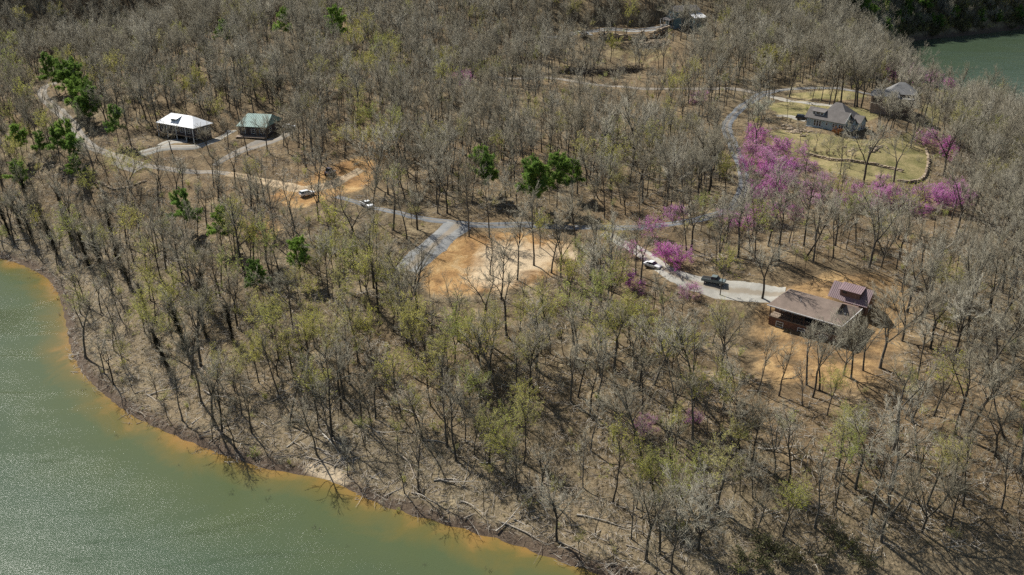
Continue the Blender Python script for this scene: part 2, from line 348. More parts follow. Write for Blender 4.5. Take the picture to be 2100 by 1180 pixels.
def road(name, px, width, mat, lift=0.12):
    C = catmull([g(x, y) for x, y in px], 1.5); T = np.gradient(C, axis=0); T /= np.linalg.norm(T, axis=1)[:, None]+1e-9
    N = np.stack([-T[:, 1], T[:, 0]], -1); k = 7; V, A = [], []
    w = width if not isinstance(width, (list, tuple)) else np.interp(np.linspace(0, 1, len(C)), np.linspace(0, 1, len(width)), width)
    jit = np.convolve(rng.normal(0, 0.5, len(C)+8), np.ones(9)/9, 'valid')
    for j in range(k):
        s = (j/(k-1)-0.5)*2; q = C+N*(np.asarray(w)/2*s+(jit*0.8 if j in (0, k-1) else 0))[..., None] if np.ndim(w) else C+N*(w/2*s+(jit*0.8 if j in (0, k-1) else 0*jit))[:, None]
        z = h_at(q[:, 0], q[:, 1])+lift-(0.25 if j in (0, k-1) else 0)
        V.append(np.stack([q[:, 0], q[:, 1], z], -1)); A.append(np.full(len(C), abs(s)))
    V = np.stack(V, 1); n = len(C); ix = np.arange(n*k).reshape(n, k)
    F = np.stack([ix[:-1, :-1], ix[1:, :-1], ix[1:, 1:], ix[:-1, 1:]], -1).reshape(-1, 4)[:, ::-1]
    me = fast_mesh(name, V.reshape(-1, 3), F); a = me.attributes.new('across', 'FLOAT', 'POINT'); a.data.foreach_set('value', np.stack(A, 1).ravel().astype(np.float32))
    me.materials.append(mat); me.polygons.foreach_set('use_smooth', np.ones(len(me.polygons), bool))
    o = bpy.data.objects.new(name, me); col.objects.link(o); tag(o, kind='structure'); ROAD_NAMES.append(name); ROADS.append((C, float(np.max(w)))); return o
level(1700, 590, 6, 6); level(1725, 250, 11, 6); level(385, 285, 10, 6); level(520, 275, 7, 5); level(1835, 225, 9, 6); level(1400, 46, 9, 6); level(1345, 60, 9, 6); level(1300, 62, 10, 6); level(1255, 61, 10, 6); level(1210, 65, 8, 6)
# the brown house sits on a slope: its downhill side keeps the terrain
TZZ2 = h_at(TXX, TYY); V_ = np.stack([TXX, TYY, TZZ2], -1).reshape(-1, 3).astype(np.float32); gm.vertices.foreach_set('co', V_.ravel()); gm.update()

road('road', [(118,170),(92,179),(86,192),(100,210),(130,236),(150,256),(166,280),(186,300),(215,312),(260,328),(310,342),(370,350),(430,353),(470,357)], [4.6, 4.6, 4, 3.2, 3], LANE)
road('dirt_track', [(465,357),(500,362),(560,376),(612,388),(650,385),(690,375),(740,348)], [3.6, 4, 6, 6, 4], DIRT, 0.10)
road('loop_road', [(690,404),(745,420),(790,431),(830,440),(880,450),(940,458),(1000,462),(1100,463),(1200,467),(1300,467),(1400,456),(1455,443),(1500,425),(1521,400),(1526,370),(1519,335),(1504,300),(1493,275),(1491,255),(1505,235),(1530,214),(1553,199),(1572,190)], [2.2, 3.4, 3.9, 3.9, 4, 4.4, 4.4, 5], ASPH)
road('upper_road', [(1562,192),(1520,185),(1450,182),(1380,183),(1300,181),(1240,176),(1180,168),(1100,160),(1020,158)], [4, 3.8, 3.6, 3.0], LANE, 0.12)
road('circular_drive', [(1566,192),(1600,185),(1660,181),(1700,181),(1745,186),(1790,194),(1800,204)], [4.5, 3.4, 3.6, 5], GRAV, 0.15)
road('concrete_drive', [(1574,195),(1600,203),(1650,210),(1700,216),(1735,221)], 3.2, CONC, 0.17)
road('gravel_drive', [(940,461),(915,482),(885,508),(855,533),(832,556)], [9.5, 8, 8.5, 8.5, 7], GRAV, 0.16)
road('house_drive', [(1238,479),(1272,496),(1310,516),(1350,545),(1390,567),(1430,583),(1480,594),(1540,600),(1610,603)], [3.5, 4.0, 4.2, 4.8, 7.5, 9, 6.5], CONC, 0.14)
road('walkway', [(286,316),(330,304),(400,301),(440,288),(476,268)], [5, 4.2, 4, 4, 5], CONC, 0.12)
road('carport_apron', [(330,300),(352,291),(385,288)], [4, 6, 8], CONC, 0.17)
road('gravel_lane', [(596,262),(575,284),(530,298),(480,316),(440,340)], [4, 5, 7, 4.5, 3], LANE, 0.1)
road('turnaround', [(235,330),(262,338),(285,350)], [4, 6, 4.5], LANE, 0.16)
road('terrace_drive', [(1120,76),(1170,70),(1210,65),(1250,60),(1300,63),(1350,58),(1395,54)], [4, 7, 9, 12, 12, 9], GRAV, 0.12)
road('side_drive', [(1592,238),(1620,239),(1657,247)], [3, 4.5, 5], CONC, 0.12)

# ------------------------------------------------------------------ houses
WHITE = plain('white_trim', (0.72, 0.72, 0.70), 0.55, 0, 0.08)
GLASS, _nt, _b = new_mat('window_glass'); _b.inputs['Base Color'].default_value = (0.02, 0.025, 0.035, 1); _b.inputs['Roughness'].default_value = 0.08; _b.inputs['Specular IOR Level'].default_value = 0.6
def siding(name, c, pitch=0.16, axis='Z'):
    m, nt, b = new_mat(name); v = nt.nodes.new('ShaderNodeTexCoord').outputs['Object']
    w = node(nt, 'ShaderNodeTexWave', Scale=1.0/pitch/6.283*2, bands_direction=axis, wave_profile='SAW'); nt.links.new(v, w.inputs['Vector'])
    f = noise(nt, v, 0.9, 5, 0.6); lo = tuple(x*0.8 for x in c); hi = tuple(min(1, x*1.15) for x in c)
    nt.links.new(ramp(nt, f, [(0.3, lo), (0.7, hi)]), b.inputs['Base Color']); b.inputs['Roughness'].default_value = 0.7; bump(nt, b, w.outputs['Fac'], 0.03); return m
def shingle(name, c):
    m, nt, b = new_mat(name); v = nt.nodes.new('ShaderNodeTexCoord').outputs['Object']
    br = node(nt, 'ShaderNodeTexBrick', Scale=3.0); br.inputs['Mortar Size'].default_value = 0.02; nt.links.new(v, br.inputs['Vector'])
    f = noise(nt, v, 0.5, 5, 0.65); n2 = noise(nt, v, 7.0, 3, 0.7)
    cc = ramp(nt, f, [(0.3, tuple(x*0.78 for x in c)), (0.7, tuple(x*1.2 for x in c))]); cc = mixc(nt, 0.5, cc, ramp(nt, n2, [(0.3, (0.75,)*3), (0.7, (1.2,)*3)]), 'MULTIPLY')
    nt.links.new(cc, b.inputs['Base Color']); b.inputs['Roughness'].default_value = 0.9; bump(nt, b, n2, 0.03); return m
def seam_metal(name, c, rough=0.4):
    m, nt, b = new_mat(name); v = nt.nodes.new('ShaderNodeTexCoord').outputs['Object']
    sx = nt.nodes.new('ShaderNodeSeparateXYZ'); nt.links.new(v, sx.inputs[0])
    f = noise(nt, v, 0.6, 5, 0.6); nt.links.new(ramp(nt, f, [(0.3, tuple(x*0.85 for x in c)), (0.7, tuple(min(1, x*1.12) for x in c))]), b.inputs['Base Color'])
    b.inputs['Roughness'].default_value = rough; b.inputs['Specular IOR Level'].default_value = 0.5
    return m
BRICK = plain('brown_brick', (0.16, 0.085, 0.06), 0.85, 0, 0.35, 3.0)
BROWN_SIDING = siding('brown_siding', (0.20, 0.125, 0.095)); BROWN_ROOF = shingle('brown_shingle', (0.20, 0.152, 0.122)); PLUM_METAL = seam_metal('plum_metal', (0.22, 0.145, 0.15), 0.6)
BLUE_SIDING = siding('blue_grey_siding', (0.37, 0.46, 0.48)); GREY_ROOF = shingle('grey_shingle', (0.15, 0.135, 0.125)); WHITE_METAL = seam_metal('white_metal', (0.80, 0.80, 0.79), 0.45)
DARK_SIDING = siding('dark_log_siding', (0.10, 0.085, 0.085)); GREEN_METAL = seam_metal('green_metal', (0.21, 0.31, 0.27), 0.75); STONE_WALL = plain('tan_stone', (0.27, 0.205, 0.165), 0.9, 0, 0.35, 2.0)
TEAL_SIDING = siding('teal_siding', (0.165, 0.235, 0.24)); WOOD = plain('weathered_wood', (0.25, 0.19, 0.14), 0.85, 0, 0.3, 4.0); DARKWOOD = plain('dark_wood', (0.075, 0.05, 0.04), 0.8, 0, 0.3, 4.0)
SLATE_ROOF = shingle('slate_shingle', (0.17, 0.165, 0.16)); FOUND = plain('foundation', (0.17, 0.13, 0.105), 0.9, 0, 0.3, 2.0)
CONC_S = plain('concrete_slab', (0.42, 0.40, 0.36), 0.9, 0, 0.12, 0.8)

def window(par, face, a, z, w, h, plane, frame=WHITE, bars=1):
    """a framed window on a wall plane: face f (front, -y), b (back), l (-x), r (+x); a = position along the wall"""
    d = {'f': (0, -1), 'b': (0, 1), 'l': (-1, 0), 'r': (1, 0)}[face]; t = 0.10
    def bx(mb, a0, a1, z0, z1, o0, o1):
        if d[1]: y0, y1 = sorted((plane+d[1]*o0, plane+d[1]*o1)); mb.box(a0, a1, y0, y1, z0, z1)
        else: x0, x1 = sorted((plane+d[0]*o0, plane+d[0]*o1)); mb.box(x0, x1, a0, a1, z0, z1)
    m = MB()
    bx(m, a-w/2-t, a+w/2+t, z-h/2-t, z-h/2, -0.05, 0.09); bx(m, a-w/2-t, a+w/2+t, z+h/2, z+h/2+t, -0.05, 0.09)
    bx(m, a-w/2-t, a-w/2, z-h/2, z+h/2, -0.05, 0.085); bx(m, a+w/2, a+w/2+t, z-h/2, z+h/2, -0.05, 0.085)
    if bars: bx(m, a-w/2, a+w/2, z-0.03, z+0.03, 0.0, 0.06)
    o = m.build('window', frame, par); p = MB(); bx(p, a-w/2, a+w/2, z-h/2, z+h/2, -0.04, 0.03); p.build('pane', GLASS, o); return o
def door(par, face, a, z0, w, h, plane, mat):
    d = {'f': (0, -1), 'b': (0, 1), 'l': (-1, 0), 'r': (1, 0)}[face]; m = MB()
    if d[1]: y0, y1 = sorted((plane-d[1]*.05, plane+d[1]*.06)); m.box(a-w/2, a+w/2, y0, y1, z0, z0+h)
    else: x0, x1 = sorted((plane-d[0]*.05, plane+d[0]*.06)); m.box(x0, x1, a-w/2, a+w/2, z0, z0+h)
    o = m.build('door', mat, par); k = MB()
    if d[1]: k.cyl((a+w*.35, plane, z0+1), (a+w*.35, plane+d[1]*.14, z0+1), 0.04)
    else: k.cyl((plane, a+w*.35, z0+1), (plane+d[0]*.14, a+w*.35, z0+1), 0.04)
    k.build('handle', WHITE, o); return o
def hip_planes(x0, x1, y0, y1, ze, rise, rx0=None, rx1=None):
    ym = (y0+y1)/2; hd = (y1-y0)/2; a = x0+hd if rx0 is None else rx0; b = x1-hd if rx1 is None else rx1; zr = ze+rise
    return [[(x0,y0,ze),(x1,y0,ze),(b,ym,zr),(a,ym,zr)], [(x1,y1,ze),(x0,y1,ze),(a,ym,zr),(b,ym,zr)], [(x0,y1,ze),(x0,y0,ze),(a,ym,zr)], [(x1,y0,ze),(x1,y1,ze),(b,ym,zr)]]
def gable_planes(x0, x1, y0, y1, ze, rise):
    ym = (y0+y1)/2; zr = ze+rise
    return [[(x0,y0,ze),(x1,y0,ze),(x1,ym,zr),(x0,ym,zr)], [(x1,y1,ze),(x0,y1,ze),(x0,ym,zr),(x1,ym,zr)]]
def gable_planes_y(x0, x1, y0, y1, ze, rise):
    xm = (x0+x1)/2; zr = ze+rise
    return [[(x0,y1,ze),(x0,y0,ze),(xm,y0,zr),(xm,y1,zr)], [(x1,y0,ze),(x1,y1,ze),(xm,y1,zr),(xm,y0,zr)]]
def roof(par, planes, mat, th=0.2, name='roof'):
    m = MB()
    for p in planes: m.slab(p, th)
    return m.build(name, mat, par)
def seams(par, plane, n, mat, h=0.05):
    """raised standing seams running up a roof plane given as eave-a, eave-b, ridge-b, ridge-a"""
    a, b, c, d = [Vector(v) for v in plane]
    for i in range(1, n):
        t = i/n; p, q = a.lerp(b, t), d.lerp(c, t); m = MB(); m.cyl(p+Vector((0,0,h*.3)), q+Vector((0,0,h*.3)), h, h, 4); m.build('seam', mat, par)
def prism_x(m, x0, x1, pts):          # wall with gable outline in y-z, extruded along x
    k = len(pts); m._add([(x0, y, z) for y, z in pts]+[(x1, y, z) for y, z in pts], [tuple(range(k-1, -1, -1)), tuple(range(k, 2*k))]+[(i, (i+1) % k, (i+1) % k+k, i+k) for i in range(k)])
def prism_y(m, y0, y1, pts):
    k = len(pts); m._add([(x, y0, z) for x, z in pts]+[(x, y1, z) for x, z in pts], [tuple(range(k)), tuple(range(2*k-1, k-1, -1))]+[(i, i+k, (i+1) % k+k, (i+1) % k) for i in range(k)])

def brown_house():
    o = at_z(1575, 625, 20.6); z0 = 15.3
    h = empty('brown_house', (o[0], o[1], z0), math.radians(-40), 'brown house with wide shingle hip roof, plum metal roofed wing and back porch', 'house')
    L, D, E = 16.6, 11.3, 5.3; R = 2.45
    MB().box(0.4, L-0.4, 0.5, D-0.4, -1.5, 2.45).build('lower_wall', BRICK, h)
    MB().box(0.4, L-0.4, 3.2, D-0.4, 2.62, E-0.02).build('upper_wall', BROWN_SIDING, h)
    MB().box(0.3, L-0.3, 0.35, 3.2, 2.45, 2.62).build('porch_floor', WOOD, h)
    for i in range(7): x = 0.5+i*(L-1.0)/6; MB().box(x-0.09, x+0.09, 0.42, 0.6, 2.62, E).build('post', DARKWOOD, h)
    r = MB(); r.box(0.5, L-0.5, 0.47, 0.53, 3.5, 3.57); r.box(0.5, L-0.5, 0.47, 0.53, 2.78, 2.84); rl = r.build('railing', DARKWOOD, h)
    for i in range(40): x = 0.7+i*(L-1.4)/39; MB().box(x-.02, x+.02, 0.48, 0.52, 2.84, 3.5).build('baluster', DARKWOOD, rl)
    A, B = (-0.1, -0.1, E), (L+.1, -0.1, E); C, Dp, Ee = (L-2.5, 2.6, E+1.12), (L-2.5, D/2, E+R), (2.4, D/2, E+R); Bb, Ab = (L+.1, D, E), (-0.1, D, E); Cb = (L-2.5, D-2.6, E+1.12)
    rf = roof(h, [[A, B, C, Dp, Ee], [Bb, Ab, Ee, Dp, Cb], [Ab, A, Ee], [B, Bb, Cb, C]], BROWN_ROOF)
    MB().slab([(L-2.45, 2.75, E+1.1), (L-2.45, D-2.75, E+1.1), (L-2.45, D/2, E+R-.12)], .1).build('gablet', DARKWOOD, rf)
    m = MB(); m.box(-.16, L+.16, -.2, -.1, E-.2, E+.03); m.box(L+.1, L+.2, -.1, D, E-.2, E+.03); m.build('gutter', WHITE, rf)
    MB().cyl((6, 3.2, E+1.2), (6, 3.2, E+2.0), .07).build('vent_pipe', WHITE, rf); MB().cyl((L-1.2, 4.5, E+.4), (L-1.2, 4.5, E+1.0), .07).build('vent_pipe', WHITE, rf)
    for x in (2.2, 5.0, 11.6, 14.4): window(h, 'f', x, 4.1, 1.3, 1.4, 3.2)
    door(h, 'f', 8.3, 2.65, 1.8, 2.1, 3.2, GLASS)
    for x in (3, 8, 13): window(h, 'f', x, 1.2, 1.5, 1.1, 0.5)
    for y in (4.5, 8.2): window(h, 'r', y, 4.1, 1.2, 1.3, L-0.4)
    # the wing under its metal roof
    x0, x1, y0, y1, we, wr = 8.2, 17.2, 13.0, 19.0, 5.3, 3.0
    m = MB(); prism_x(m, x0+.3, x1-.3, [(y0+.3, -1.0), (y1-.3, -1.0), (y1-.3, we), (16, we+wr-.35), (y0+.3, we)]); m.build('wing_wall', BROWN_SIDING, h)
    MB().box(9, 15.5, D-.4, 13.3, -1, 4.9).build('link_wall', BROWN_SIDING, h)
    MB().box(3.2, 8.2, 13.6, 13.95, 2.0, 4.6).build('retaining_wall', FOUND, h)
    gp = gable_planes(x0, x1, y0-.25, y1+.25, we-.2, wr); wf = roof(h, gp, PLUM_METAL, .16, 'wing_roof'); seams(wf, gp[0], 22, PLUM_METAL)
    dx0, dx1 = 10.6, 15.0
    MB().box(dx0, dx1, 13.7, 16.0, we+.3, we+2.35).build('dormer_wall', BROWN_SIDING, h)
    dp = [(dx0-.3, 13.3, we+2.25), (dx1+.3, 13.3, we+2.25), (dx1+.3, 16.1, we+3.05), (dx0-.3, 16.1, we+3.05)]
    df = roof(h, [dp], PLUM_METAL, .14, 'dormer_roof'); seams(df, dp, 11, PLUM_METAL)
    window(h, 'f', 11.6, we+1.75, .7, .5, 13.7, DARKWOOD, 0); window(h, 'r', 16, 3.6, 1.4, 1.5, x1-.3)
    # side deck and wooden steps
    MB().box(x1-.3, x1+2.4, 13.6, 18.4, 1.9, 2.1).build('deck', WOOD, h)
    for y in (13.8, 18.2): MB().box(x1+2.1, x1+2.3, y-.1, y+.1, -1.5, 3.0).build('deck_post', DARKWOOD, h)
    s = empty('steps', (0, 0, 0)); s.parent = h
    for i in range(8): MB().box(x1+.8, x1+2.2, 13.3-i*.3, 13.62-i*.3, 1.75-i*.22, 1.83-i*.22).build('step', WOOD, s)
    MB().box(L-0.4, L+3.2, 3.5, 9, -.6, .35).build('terrace', CONC_S, h)
    MB().box(-9, -3.8, 9.7, 10.05, 1.6, 3.35).build('driveway_wall', CONC_S, h)
    return h
def white_roof_house():
    o = at_z(322, 251, 28.2); z0 = 22.2
    h = empty('white_roof_house', (o[0], o[1], z0), math.radians(-29), 'two storey dark house with white metal hip roof and open carport below', 'house')
    L, D, E, R = 18.1, 8.4, 6.0, 2.9
    MB().box(.4, L-.4, .4, D-.4, 2.9, E+.05).build('upper_wall', DARK_SIDING, h)
    MB().box(9.5, L-.4, 2.5, D-.4, -1, 2.9).build('lower_wall', DARK_SIDING, h); MB().box(.4, 9.5, D-1.2, D-.4, -1, 2.9).build('rear_wall', DARK_SIDING, h)
    MB().box(-.4, L-.2, -.6, 2.6, 2.75, 2.95).build('balcony', WOOD, h)
    for x in (.2, 4.8, 9.4, 14.0, 17.6): MB().box(x-.1, x+.1, -.3, -.1, -1, E).build('post', WHITE, h)
    r = MB(); r.box(-.3, L-.3, -.5, -.44, 3.85, 3.93); r.box(-.3, L-.3, -.5, -.44, 3.1, 3.16); rl = r.build('railing', DARKWOOD, h)
    for i in range(36): x = -.2+i*(L-.3)/35; MB().box(x-.025, x+.025, -.49, -.45, 3.16, 3.85).build('baluster', DARKWOOD, rl)
    pl = hip_planes(-.3, L+.3, -.4, D+.4, E, R, 3.2, 13.4); rf = roof(h, pl, WHITE_METAL); seams(rf, pl[0], 20, WHITE_METAL)
    MB().box(5.7, 8.7, 1.3, 4.2, E+.2, E+2.1).build('dormer_wall', BLUE_SIDING, h)
    roof(h, [[(5.3, .8, E+1.95), (9.1, .8, E+1.95), (9.1, 4.4, E+2.85), (5.3, 4.4, E+2.85)]], WHITE_METAL, .12, 'dormer_roof'); window(h, 'f', 7.2, E+1.3, 1.6, .9, 1.3)
    for x in (2, 5, 8, 11.5, 15): window(h, 'f', x, 4.5, 1.3, 1.4, .4)
    for x in (12, 15.5): window(h, 'f', x, 1.2, 1.2, 1.4, 2.5)
    for y in (2.5, 5.8): window(h, 'r', y, 4.5, 1.2, 1.3, L-.4)
    s = MB(); s.slab([(-2.6, -.4, .1), (-.3, -.4, 2.9), (-.3, .7, 2.9), (-2.6, .7, .1)], .25); s.build('stair', WOOD, h); return h
def green_roof_house():
    o = at_z(485, 259, 28); z0 = 23.6
    h = empty('green_roof_house', (o[0], o[1], z0), math.radians(-11), 'cabin with a green metal roof beside the white roofed house', 'house')
    L, D, E, R = 11.2, 14.4, 4.4, 3.0
    MB().box(.5, L-.5, .6, D-.5, -2, E+.05).build('wall', DARK_SIDING, h)
    pl = hip_planes(-.2, L, 0, D, E, R, 1.1, 10.3); rf = roof(h, pl, GREEN_METAL); seams(rf, pl[0], 14, GREEN_METAL)
    MB().box(0, L, -2.2, .6, 1.0, 1.2).build('porch_floor', WOOD, h)
    for x in (.4, 4, 7.6, 11): MB().box(x-.09, x+.09, .1, .28, -2, E).build('post', DARKWOOD, h)
    for x in (2.2, 5.8, 9): window(h, 'f', x, 2.7, 1.3, 1.4, .6)
    for y in (4, 9): window(h, 'r', y, 2.7, 1.3, 1.4, L-.5)
    door(h, 'f', 7.4, 1.2, 1.0, 2.1, .6, WOOD); return h
def blue_house():
    o = at_z(1652, 239, 29.6); z0 = 25.9
    h = empty('blue_house', (o[0], o[1], z0), math.radians(-47), 'blue grey house with long shingle roof, shed dormer and front gables', 'house')
    L, D, E, R = 15.0, 6.4, 3.7, 3.2
    MB().box(.4, L-.4, .4, 12.4, -2, .1).build('foundation', FOUND, h)
    MB().box(.3, 8.2, .28, .4, .1, .45).build('white_base', WHITE, h)
    m = MB(); prism_x(m, .4, L-.4, [(.4, .1), (D-.4, .1), (D-.4, E), (D/2, E+R-.3), (.4, E)]); m.build('wall', BLUE_SIDING, h)
    roof(h, gable_planes(-.3, L+.3, -.3, D+.3, E-.1, R+.15), GREY_ROOF)
    # tall rear block with a hip roof
    MB().box(5.2, 14.6, 4.6, 13.0, -1, E+.05).build('rear_wall', BLUE_SIDING, h)
    roof(h, hip_planes(3.6, 15.2, 2.6, 13.6, E+.02, 5.0, 6.6, 9.0), GREY_ROOF, .2, 'rear_roof')
    MB().box(14.6, 17.4, 6.8, 11.0, -2, E-.5).build('side_wall', BLUE_SIDING, h); roof(h, gable_planes(14.2, 17.8, 6.4, 11.4, E-.6, 2.3), GREY_ROOF, .18, 'side_roof')
    m = MB(); prism_x(m, 17.3, 17.45, [(6.9, E-.5), (10.9, E-.5), (8.9, E+1.3)]); m.build('side_gable', BLUE_SIDING, h)
    # small front gable beside the main one
    MB().box(13.8, 15.9, 3.6, 6.4, -.5, E-.2).build('bay_wall', BLUE_SIDING, h); roof(h, gable_planes(13.2, 16.3, 3.3, 6.7, E-.25, 1.5), GREY_ROOF, .15, 'bay_roof')
    m = MB(); prism_x(m, 15.88, 15.98, [(3.7, E-.2), (6.3, E-.2), (5, E+1.0)]); m.build('bay_gable', BLUE_SIDING, h)
    m = MB(); m.slab([(L+.32, -.3, E-.12), (L+.32, -.02, E-.12), (L+.32, 3.2, E+R-.02), (L+.32, 3.2, E+R+.2)], .06); m.slab([(L+.32, 6.7, E-.12), (L+.32, 3.2, E+R+.2), (L+.32, 3.2, E+R-.02), (L+.32, 6.42, E-.12)], .06); m.build('barge_board', WHITE, h)
    # shed dormer
    MB().box(2.0, 6.4, 1.05, 3.4, E+.6, E+2.35).build('dormer_wall', BLUE_SIDING, h)
    roof(h, [[(1.7, .6, E+2.3), (6.7, .6, E+2.3), (6.7, 3.6, E+3.15), (1.7, 3.6, E+3.15)]], GREY_ROOF, .14, 'dormer_roof')
    for x, w in ((2.7, .8), (4.2, 1.5), (5.7, .8)): window(h, 'f', x, E+1.72, w, .95, 1.05)
    for x in (3.7, 4.7, 5.7): window(h, 'f', x, 2.0, .72, 1.9, .4)
    window(h, 'f', 8.3, 2.4, .6, 1.0, .4)
    for x in (10.9, 11.9, 13.2, 14.1): window(h, 'f', x, 2.3, .7, 1.2, .4)
    for y in (1.3, 2.4): window(h, 'r', y, 1.8, .8, 2.0, L-.4)
    for y in (4.3, 5.0, 5.7): window(h, 'r', y, 1.7, .5, 1.8, 15.9)
    window(h, 'r', 8.2, 1.5, 1.0, 1.5, 17.4); window(h, 'r', 9.8, 1.5, 1.0, 1.5, 17.4)
    MB().box(L-.3, L+4.6, 0.2, 6.6, -.75, -.45).build('terrace', CONC_S, h); MB().box(L+.2, L+4.5, .5, .7, -2, -.46).build('terrace_wall', FOUND, h)
    return h
def stone_house():
    o = at_z(1787, 196, 34); z0 = 27.4
    h = empty('stone_house', (o[0], o[1], z0), math.radians(-20), 'two storey tan house with grey roofs half hidden by trees', 'house')
    L, D, E = 9.8, 7.5, 6.5
    MB().box(.3, L-.3, .3, D-.3, -2, E+.05).build('wall', STONE_WALL, h); roof(h, hip_planes(-.2, L+.2, -.2, D+.2, E, 2.0, 1.2, 9.0), SLATE_ROOF)
    MB().box(6.0, 15.5, 4.5, 13.5, -2, E+.5).build('rear_wall', STONE_WALL, h); roof(h, hip_planes(5.3, 16.2, 3.8, 14.2, E+.4, 3.6, 9.4, 11.4), SLATE_ROOF, .2, 'rear_roof')
    MB().box(L-.3, L+4.8, 1.0, 4.5, 2.8, 3.0).build('deck', WOOD, h); MB().box(L-.1, L+5, .8, 4.6, 5.6, 5.8).build('porch_roof', SLATE_ROOF, h)
    for x in (L+1, L+2.9, L+4.7): MB().box(x-.1, x+.1, 1.0, 1.2, -2, 5.6).build('post', DARKWOOD, h)
    for x in (1.4, 2.4, 7.4): window(h, 'f', x, 5.0, .9, 1.3, .3, DARKWOOD)
    for x in (6.6, 8.6): window(h, 'f', x, 1.8, .9, 1.3, .3, DARKWOOD)
    for y in (1.6, 3.4): window(h, 'r', y, 4.6, .9, 1.5, L-.3, DARKWOOD)
    for y in (6, 8, 10.5): window(h, 'r', y, 4.6, 1.0, 1.5, 15.5, DARKWOOD)
    return h
def teal_house():
    o = at_z(1383, 23.5, 47.2); z0 = 39.9
    h = empty('teal_house', (o[0], o[1], z0), math.radians(22), 'teal two storey house with white trim above the stone terraces', 'house')
    L, D, E, R = 15, 7.6, 7.2, 2.4
    m = MB(); prism_x(m, .2, L-.2, [(.2, -2), (D-.2, -2), (D-.2, E), (D/2, E+R-.3), (.2, E)]); m.build('wall', TEAL_SIDING, h)
    roof(h, gable_planes(-.4, L+.4, -.4, D+.4, E-.1, R), GREY_ROOF)
    for y in (1.6, 3.8, 6.0): window(h, 'l', y, 5.2, 1.1, 1.4, .2)
    window(h, 'l', 3.8, 7.6, .8, .9, .2)
    for x in (3, 6.5): window(h, 'f', x, 5.2, 1.1, 1.4, .2)
    MB().box(-3.2, .2, -.6, D+.2, -.6, .1).build('porch_floor', CONC_S, h)
    roof(h, [[(-3.4, D+.4, 2.9), (-3.4, -.8, 2.9), (.2, -.8, 3.7), (.2, D+.4, 3.7)]], GREY_ROOF, .15, 'porch_roof')
    for y in (-.5, 2.2, 4.9, 7.6): MB().box(-3.2, -3.0, y-.1, y+.1, -.6, 2.9).build('column', WHITE, h)
    door(h, 'l', 3.8, .1, 1.1, 2.1, .2, DARKWOOD); window(h, 'l', 1.6, 1.7, 1.2, 1.4, .2)
    MB().box(8.6, 15.5, -6.0, .2, -2, 4.4).build('annex_wall', TEAL_SIDING, h)
    roof(h, [[(8.2, -6.4, 4.3), (15.9, -6.4, 4.3), (15.9, .2, 6.0), (8.2, .2, 6.0)]], WHITE_METAL, .15, 'annex_roof')
    for x in (10.5, 13.5): window(h, 'f', x, 2.2, 1.3, 1.5, -6.0)
    return h
HOUSES = [brown_house(), white_roof_house(), green_roof_house(), blue_house(), stone_house(), teal_house()]

